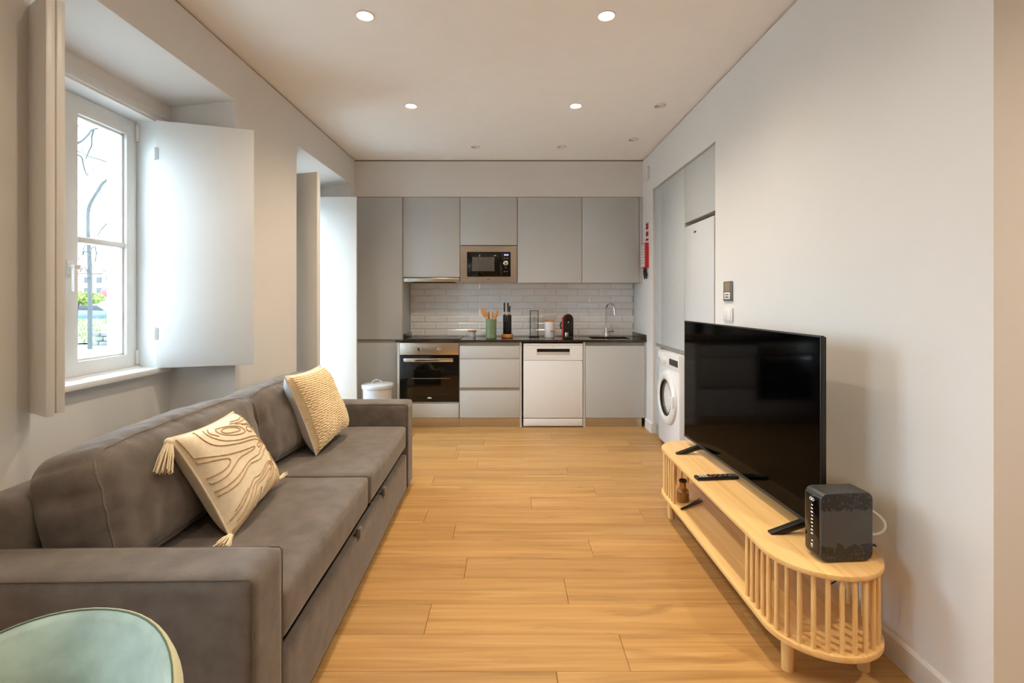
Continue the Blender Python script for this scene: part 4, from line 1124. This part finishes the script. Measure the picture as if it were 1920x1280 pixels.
# television
TVL, TVB, TVT = 1.306, 0.445, 1.156
TV = thing('television', 'large black flat television standing on the pale wood console', 'television', (1.0955, 2.4705, CT), math.atan2(0.0407, 1.305), local=True)
zb, zt, hl = TVB - CT, TVT - CT, TVL / 2
b = B(); b.box(0.0, 0.014, -hl, hl, zb, zt, 0.002); b.build('bezel', M_black, TV)
b = B(); b.box(-0.0012, 0.002, -hl + .006, hl - .006, zb + 0.016, zt - .006); b.build('screen', M_screen, TV, smooth=False)
b = B(); b.box(-0.0016, 0.004, -hl, hl, zb, zb + 0.014, 0.001); b.build('chin_strip', mat('gunmetal', (70, 68, 66), 0.35, 0.8), TV)
b = B(); b.prism([(0.012, zb + 0.03), (0.040, zb + 0.05), (0.062, zb + 0.10), (0.062, zb + 0.36), (0.040, zb + 0.44), (0.012, zb + 0.52)], 'y', -hl + 0.06, hl - 0.06, 0.004); b.build('back_housing', M_black, TV)
b = B(); b.box(0.012, 0.024, -hl + 0.004, hl - 0.004, zb + .004, zt - .004, 0.003); b.build('rear_panel', M_black, TV)
for yy in (-0.545, 0.44):
    b = B()
    b.prism([(-0.128, 0.0), (-0.128, 0.006), (-0.005, zb + 0.004), (0.030, zb + 0.006), (0.150, 0.006), (0.150, 0.0), (0.118, 0.0), (0.022, zb - 0.018), (0.004, zb - 0.018), (-0.080, 0.0)], 'y', yy - 0.014, yy + 0.014, 0.002)
    b.build('foot', M_black, TV)
# remote control
RC = thing('remote_control', 'black remote control with a red key lying on the console in front of the television', 'remote', (1.022, 2.505, CT), math.radians(6), local=True)
b = B(); b.box(-0.108, 0.108, -0.022, 0.022, 0.001, 0.017, 0.005, 3); rb = b.build('body', M_black, RC)
for i in range(10):
    for j in range(3):
        b = B(); x = -0.088 + i * 0.0165; y = -0.012 + j * 0.012
        b.box(x - .0052, x + .0052, y - .0036, y + .0036, 0.0165, 0.0185, 0.001)
        mm = M_offwhite if i < 3 else (M_red if (i == 4 and j == 0) else mat('key_grey', (70, 70, 72), 0.5) if i < 1 else M_channel if (i + j) % 3 == 0 else M_black)
        b.build('key', mm, rb)

# router
RX, RY = 1.133, 1.748
RT = thing('router', 'dark grey upright router with a honeycomb pattern on the console end', 'router', (RX, RY, CT), math.radians(4.5), local=True)
M_router = mat('charcoal_honeycomb_plastic', (72, 72, 72), 0.45, var=0.03)
nt = M_router.node_tree; nd = nt.nodes; lk = nt.links
tc = nd.new('ShaderNodeTexCoord')
vo = nd.new('ShaderNodeTexVoronoi'); vo.inputs['Scale'].default_value = 105; vo.inputs['Randomness'].default_value = 0.15; vo.feature = 'DISTANCE_TO_EDGE'
lk.new(tc.outputs['Object'], vo.inputs['Vector'])
sx = nd.new('ShaderNodeSeparateXYZ'); lk.new(tc.outputs['Object'], sx.inputs[0])
ab = nd.new('ShaderNodeMath'); ab.operation = 'SUBTRACT'; lk.new(sx.outputs['Z'], ab.inputs[0]); ab.inputs[1].default_value = 0.119
a2 = nd.new('ShaderNodeMath'); a2.operation = 'ABSOLUTE'; lk.new(ab.outputs[0], a2.inputs[0])
nz = nd.new('ShaderNodeTexNoise'); nz.inputs['Scale'].default_value = 45; lk.new(tc.outputs['Object'], nz.inputs['Vector'])
a3 = nd.new('ShaderNodeMath'); a3.operation = 'MULTIPLY_ADD'; lk.new(nz.outputs['Fac'], a3.inputs[0]); a3.inputs[1].default_value = 0.05; lk.new(a2.outputs[0], a3.inputs[2])
gt = nd.new('ShaderNodeMath'); gt.operation = 'GREATER_THAN'; lk.new(a3.outputs[0], gt.inputs[0]); gt.inputs[1].default_value = 0.084
lt = nd.new('ShaderNodeMath'); lt.operation = 'LESS_THAN'; lk.new(vo.outputs['Distance'], lt.inputs[0]); lt.inputs[1].default_value = 0.13
ml = nd.new('ShaderNodeMath'); ml.operation = 'MULTIPLY'; lk.new(gt.outputs[0], ml.inputs[0]); lk.new(lt.outputs[0], ml.inputs[1])
bp = nd.new('ShaderNodeBump'); bp.inputs['Strength'].default_value = 1.0; bp.inputs['Distance'].default_value = 0.003; bp.invert = True
lk.new(ml.outputs[0], bp.inputs['Height']); lk.new(bp.outputs['Normal'], nd['Principled BSDF'].inputs['Normal'])
src = nd['Principled BSDF'].inputs['Base Color'].links[0].from_socket
mxr = nd.new('ShaderNodeMix'); mxr.data_type = 'RGBA'
lk.new(ml.outputs[0], mxr.inputs['Factor']); lk.new(src, mxr.inputs['A']); mxr.inputs['B'].default_value = lin((34, 34, 34))
lk.new(mxr.outputs['Result'], nd['Principled BSDF'].inputs['Base Color'])
def rrect(w, h0, h1, r, n=6):
    p = []
    for cx, cz, a0 in ((w - r, h0 + r, -PI / 2), (w - r, h1 - r, 0), (-w + r, h1 - r, PI / 2), (-w + r, h0 + r, PI)):
        for k in range(n + 1):
            a = a0 + PI / 2 * k / n
            p.append((cx + r * math.cos(a), cz + r * math.sin(a)))
    return p
b = B(); b.prism(rrect(0.093, 0.004, 0.236, 0.026), 'y', -0.043, 0.043, 0.006, 3); b.build('case', M_router, RT)
b = B(); b.box(-0.0955, -0.088, -0.034, 0.036, 0.022, 0.216, 0.003); fp = b.build('front_panel', M_blackgl, RT)
for k in range(11):
    zz = 0.182 - k * 0.0122 - (0.012 if k > 8 else 0)
    b = B(); b.box(-0.0965, -0.0952, -0.004, 0.004 if k % 3 else 0.002, zz - .0016, zz + .0016); b.build('indicator_light', M_led if k != 2 else M_blue, fp, smooth=False)
b = B()
for (y, z) in ((-0.005, 0.202), (0.005, 0.202)):
    b.tube([(-0.0958, y - .007, z), (-0.0958, y, z + .006), (-0.0958, y + .007, z), (-0.0958, y, z - .006)], 0.0010, 5, closed=True)
b.build('emblem', M_led, fp)
b = B(); b.lathe([(0.006, 0.0), (0.006, -0.001), (0.0005, -0.001)], (-0.0955, 0.0, 0.042), 16, 'x', cap1=False); b.build('round_button', M_channel, fp)
for xx in (-0.068, 0.066):
    b = B(); b.lathe([(0.0042, 0.0), (0.0042, -0.0006), (0.0005, -0.0006)], (xx, -0.043, 0.182), 14, 'y', cap1=False); b.build('screw_hole', M_dark, RT)
b = B(); b.box(-0.05, 0.06, -0.030, 0.030, 0.0, 0.008, 0.002); b.build('foot', M_black, RT)
def bez(pts, n=10):
    P = [Vector(p) for p in pts]; out = []
    for i in range(len(P) - 1):
        a, b_, c, d = P[max(i - 1, 0)], P[i], P[i + 1], P[min(i + 2, len(P) - 1)]
        for k in range(n):
            s = k / n
            out.append(0.5 * (2 * b_ + (c - a) * s + (2 * a - 5 * b_ + 4 * c - d) * s * s + (3 * b_ - a - 3 * c + d) * s ** 3))
    out.append(P[-1]); return out
b = B(); b.tube(bez([(1.222, 1.765, 0.565), (1.252, 1.750, 0.556), (1.280, 1.738, 0.530), (1.286, 1.737, 0.505), (1.272, 1.742, 0.484), (1.245, 1.75, 0.476), (1.222, 1.762, 0.478)]), 0.0045, 8)
tag(b.build('network_cable', M_offwhite), 'white cable looping out of the back of the router', 'cable')
b = B(); b.tube(bez([(1.224, 1.760, 0.425), (1.255, 1.768, 0.432), (1.285, 1.780, 0.420), (1.303, 1.83, 0.395), (1.315, 1.95, 0.25), (1.320, 2.10, 0.10), (1.320, 2.20, 0.004)]), 0.003, 8)
tag(b.build('power_cable', M_black), 'thin black power cable dropping behind the console from the router', 'cable')
# diffuser and reeds on the lower shelf
dx, dy, dz = 0.985, 2.885, 0.1406
t = thing('reed_diffuser', 'amber glass diffuser bottle with a brass collar on the lower console shelf', 'bottle', (dx, dy, dz), 0)
b = B(); b.lathe([(0.030, 0), (0.034, 0.004), (0.034, 0.052), (0.030, 0.066), (0.018, 0.076), (0.0005, 0.076)], (dx, dy, dz), 28, cap1=False); b.build('bottle', M_amber, t)
b = B(); b.lathe([(0.017, 0.074), (0.018, 0.076), (0.018, 0.108), (0.0005, 0.108)], (dx, dy, dz), 24, cap0=False, cap1=False); b.build('collar', M_gold, t)
b = B(); b.lathe([(0.021, 0.108), (0.022, 0.110), (0.022, 0.120), (0.018, 0.122), (0.012, 0.116), (0.0005, 0.116)], (dx, dy, dz), 24, cap1=False); b.build('cap', M_black, t)
b = B()
o = B()
reeds = thing('diffuser_reeds', 'bundle of black diffuser reeds lying beside the amber bottle', 'reeds', (0.99, 2.80, dz), 0)
for k in range(8):
    a = random.uniform(-0.10, 0.10); y = 2.755 + random.uniform(-.012, .012)
    b = B(); b.tube([(0.930 + random.uniform(-.006, .006), y, dz + 0.004 + 0.003 * (k % 3)), (1.075 + random.uniform(-.01, .01), 2.86 + a * 0.35, dz + 0.004 + 0.0035 * (k % 4))], 0.0026, 6)
    b.build('reed', M_black, reeds)

# ------------------------------------------------------------------ velvet chair in the near corner
CH = thing('velvet_chair', 'pale green velvet tub chair in front of the near sofa arm', 'chair', (-0.638, 0.572, 0), math.radians(-4), local=True)
def shell(r0, r1, z0, z1, drop, amax, bulge=0.0):
    def fn(u, v):
        a = (u * 2 - 1) * amax
        top = z1 - drop * (abs(a) / amax) ** 2.4
        z = z0 + (top - z0) * v
        r = r0 + (r1 - r0) * ((z - z0) / (z1 - z0)) + bulge * math.sin(PI * v)
        return Vector((r * math.sin(a), r * math.cos(a) * 0.95, z))
    return fn
inn = shell(0.186, 0.214, 0.42, 0.797, 0.20, math.radians(104), -0.012)
outr = shell(0.212, 0.234, 0.40, 0.791, 0.20, math.radians(104), 0.004)
N1, N2 = 40, 14
b = B(); bm = b.bm
def rim(i, s_):
    m = inn(i / N1, 1).lerp(outr(i / N1, 1), s_); m.z += 0.016 * math.sin(PI * s_); return m
pad = B(); pad.surf(lambda u, v: inn(u, v), N1, N2)
pad.surf(lambda u, v: rim(u * N1, 0.34 * v), N1, 4)
bmesh.ops.remove_doubles(pad.bm, verts=pad.bm.verts, dist=1e-5)
bk = pad.build('inner_pad', M_velvet, CH, angle=80)
sh = B(); sh.surf(lambda u, v: outr(u, v), N1, N2)
sh.surf(lambda u, v: rim(u * N1, 0.34 + 0.66 * v), N1, 6)
sh.surf(lambda u, v: inn(u, 0).lerp(outr(u, 0), v), N1, 2)
for u in (0, 1): sh.surf(lambda s_, v, u=u: inn(u, v).lerp(outr(u, v), s_), 4, N2)
bmesh.ops.remove_doubles(sh.bm, verts=sh.bm.verts, dist=1e-5)
bmesh.ops.recalc_face_normals(sh.bm, faces=sh.bm.faces)
shell_o = sh.build('outer_shell', mat('warm_lit_velvet', (190, 192, 158), 0.7, var=0.1, var_scale=(9, 9, 9), spec=0.15, sheen=0.7), CH, angle=80)  # lighter straw tint paints the warm light falling on the rim
b = B(); b.tube([rim(i, 0.34) + Vector((0, 0, 0.0005)) for i in range(N1 + 1)], 0.0014, 8); b.build('piping', mat('dark_green_seam', (96, 112, 92), 0.8), bk)
rbox(-0.185, 0.185, -0.22, 0.20, 0.36, 0.47, 0.05, (0, 0, 0.02), (16, 16, 10)).build('seat', M_velvet, CH, angle=80)
for x, y in ((-0.17, -0.17), (0.17, -0.17), (-0.16, 0.16), (0.16, 0.16)):
    b = B(); b.cyl((x * 1.15, y * 1.15, 0.0), (x * 0.9, y * 0.9, 0.372), 0.010, 0.016, n=16); b.build('leg', M_black, CH)

# ------------------------------------------------------------------ outside the window
GZ = -0.45
M_pave = mat('pale_pavement', (170, 170, 166), 0.9, var=0.05, var_scale=(.6, .6, .6))
b = B(); b.box(-160, -2.3, -60, 200, GZ - 0.3, GZ); struct(b.build('ground', M_pave, smooth=False))
M_grass = mat('spring_grass', (84, 98, 50), 0.9, var=0.3, var_scale=(3, 3, 3), bump=0.5, bump_scale=(20, 20, 20))
b = B()
def bank(u, v):
    x = -29 + 19 * u; y = 19.4 + 13.6 * v
    return Vector((x, y, GZ + 0.03 + 0.42 * v + 0.10 * noise.noise(Vector((x * 0.8, y * 0.8, 0)))))
b.surf(bank, 60, 40)
for k in range(2600):
    u, v = random.random(), random.random(); p = bank(u, v)
    h = random.uniform(0.08, 0.28); q = Vector((random.uniform(-.06, .06), random.uniform(-.06, .06), h))
    w = Vector((random.uniform(-.04, .04), random.uniform(-.04, .04), 0))
    vs3 = [b.bm.verts.new(p + w), b.bm.verts.new(p - w), b.bm.verts.new(p + q)]
    b.bm.faces.new(vs3)
tag(b.build('grass', M_grass, smooth=False), 'rough green grass strip across the pavement outside', 'grass', kind='stuff')
M_stone = mat('rubble_stone', (78, 78, 74), 0.95, var=0.25, var_scale=(6, 6, 6), bump=0.4, bump_scale=(20, 20, 20))
WL = thing('low_stone_wall', 'low grey rubble wall at the edge of the grass outside', 'wall', (-15.8, 19.2, GZ), 0)
rng = random.Random(4)
for row in range(3):
    x = -15.72 + 0.12 * (row % 2)
    while x < -14.2:
        w = rng.uniform(0.26, 0.42)
        b = B(); b.box(x + .01, x + w - .01, 19.0 + rng.uniform(-.03, .03), 19.35, GZ + 0.17 * row, GZ + 0.17 * (row + 1) - 0.012, 0.03, 1)
        b.build('stone', M_stone, WL); x += w
M_bark = mat('grey_bark', (48, 50, 48), 0.95, var=0.2, var_scale=(4, 4, 1), bump=0.5, bump_scale=(20, 20, 5))
BT = thing('bare_tree', 'slender bare tree with drooping twigs right outside the front window', 'tree', (-14.55, 17.6, GZ), 0)
def W(u, v, Y):      # measured branch coordinates (u, v) turned into metres at the tree's distance
    return Vector(((u - 956) / 950 * Y, Y, 1.287 - (v - 561) / 950 * Y))
Yt = 17.6
def limb(name, pts, r0, r1, dy=0.0):
    P = bez([W(u, v, Yt + dy + k * 0.12) for k, (u, v) in enumerate(pts)], 8)
    b = B(); b.tube(P, [r0 + (r1 - r0) * i / (len(P) - 1) for i in range(len(P))], 7); b.build(name, M_bark, BT)
    return P
tr = limb('trunk', [(168.5, 655), (168.5, 560), (167.5, 480), (165, 440), (165, 420), (167, 388), (182, 360), (194, 342), (207, 336), (230, 326)], 0.075, 0.045)
br = limb('branch', [(230, 326), (215, 310), (190, 300), (160, 290), (120, 270)], 0.036, 0.018)
l2 = limb('branch', [(100, 290), (146, 268), (156, 262), (166, 252), (176, 242), (215, 236)], 0.05, 0.03, 0.6)
limb('branch', [(176, 242), (172, 258), (172, 272), (166, 285), (161, 298)], 0.036, 0.022, 0.7)
limb('branch', [(120, 285), (150, 292), (156, 308), (160, 322), (166, 330)], 0.040, 0.022, 0.4)
limb('branch', [(207, 336), (201, 365), (203, 392), (202, 415), (190, 430), (183, 442)], 0.030, 0.018)
limb('branch', [(168, 480), (160, 470), (155, 478), (158, 462), (168, 450)], 0.026, 0.016)
limb('branch', [(168, 520), (158, 500), (150, 510)], 0.024, 0.014)
limb('branch', [(168, 470), (178, 462), (180, 480), (177, 492)], 0.026, 0.016)
twig = B(); rr = random.Random(3)
for k in range(70):
    u, v = rr.uniform(125, 240), rr.choice([rr.uniform(225, 300), rr.uniform(300, 440), rr.uniform(455, 500)])
    p = W(u, v, Yt + rr.uniform(-.8, 1.2)); d = Vector((rr.uniform(-.15, .15), rr.uniform(-.1, .1), -rr.uniform(.05, .25)))
    twig.tube([p, p + d * 0.5 + Vector((rr.uniform(-.03, .03), 0, 0)), p + d], [0.011, 0.010, 0.022], 4)
o = twig.build('twigs', M_bark, BT); o['kind'] = 'stuff'
# leafy tree
LT = thing('leafy_tree', 'small round-headed tree in yellow-green leaf beyond the grass outside', 'tree', (-29.3, 34.5, GZ), 0)
b = B(); b.tube(bez([(-29.6, 34.5, GZ), (-29.55, 34.5, 0.2), (-29.4, 34.5, 0.9), (-29.0, 34.5, 1.5)]), [0.13] * 10 + [0.10] * 10 + [0.06] * 11, 8); b.build('trunk', M_bark, LT)
b = B(); rr = random.Random(5)
for k in range(2600):
    d = Vector((rr.gauss(0, 1), rr.gauss(0, 1), rr.gauss(0, 1))).normalized() * rr.uniform(0.55, 1.0)
    p = Vector((-29.2 + d.x * 1.35, 34.5 + d.y * 1.2, 1.36 + d.z * 0.42 + 0.15 * noise.noise(d * 2)))
    q = Vector((rr.uniform(-.1, .1), rr.uniform(-.1, .1), rr.uniform(-.1, .1))); w = q.orthogonal().normalized() * 0.06
    b.bm.faces.new([b.bm.verts.new(p + q), b.bm.verts.new(p + w), b.bm.verts.new(p - q), b.bm.verts.new(p - w)])
o = b.build('foliage', mat('yellow_green_leaf', (98, 110, 44), 0.8, var=0.3, var_scale=(5, 5, 5)), LT, smooth=False); o['kind'] = 'stuff'
# parked car
CARX, CARY = -31.4, 38.5
CAR = thing('parked_car', 'blue parked car beyond the grass outside', 'car', (CARX, CARY, GZ), math.radians(8), local=True)
body = [(-2.1, 0.28), (2.1, 0.28), (2.15, 0.62), (1.95, 0.80), (1.15, 0.88), (0.55, 1.35), (-0.95, 1.38), (-1.75, 0.92), (-2.1, 0.82)]
b = B(); b.prism(body, 'y', -0.82, 0.82, 0.06, 2); b.build('body', mat('blue_car_paint', (38, 62, 100), 0.3, coat=0.5), CAR)
for s in (-0.83, 0.815):
    b = B(); b.prism([(1.0, 0.90), (0.50, 1.28), (-0.9, 1.30), (-1.45, 0.95)], 'y', s, s + 0.015); b.build('side_window', M_blackgl, CAR, smooth=False)
for x in (-1.35, 1.35):
    for y in (-0.84, 0.64):
        b = B(); b.cyl((x, y, 0.31), (x, y + 0.20, 0.31), 0.31, n=24, bev=0.03); b.build('wheel', M_black, CAR)
# far buildings
M_plaster = mat('white_render', (128, 122, 114), 0.9, var=0.04, var_scale=(.3, .3, .3))
M_rooft = mat('terracotta_roof', (128, 66, 42), 0.85, var=0.2, var_scale=(2, 2, 2))
def house(label, x0, x1, y, h, nwin, rowsz, depth=9):
    t = thing('town_house', label, 'building', ((x0 + x1) / 2, y, GZ), 0, 'town houses beyond the trees')
    b = B(); b.box(x0, x1, y, y + depth, GZ, h); b.build('walls', M_plaster, t, smooth=False)
    b = B(); b.prism([(y - 0.5, h), (y + depth + .5, h), (y + depth / 2, h + 0.9)], 'x', x0 - .4, x1 + .4); b.build('roof', M_rooft, t, smooth=False)
    for z in rowsz:
        for k in range(nwin):
            xc = x0 + (x1 - x0) * (k + 0.5) / nwin
            b = B(); b.box(xc - .48, xc + .48, y - .10, y + .05, z, z + 1.0); w = b.build('window', M_offwhite, t, smooth=False)
            b = B(); b.box(xc - .36, xc + .36, y - .13, y - .09, z + .10, z + .90); b.build('pane', M_blackgl, w, smooth=False)
house('white town house with an orange roof, nearer behind the leafy tree', -64, -52.6, 66, 4.7, 7, (1.9, 3.3))
house('taller white town house at the end of the row outside', -51.4, -43, 64, 4.9, 5, (1.9, 3.5))
b = B(); b.box(-50.9, -49.6, 63.0, 63.86, 1.6, 2.5, 0.05)
tag(b.build('shop_awning', M_red), 'small red awning on the far town house outside', 'awning')
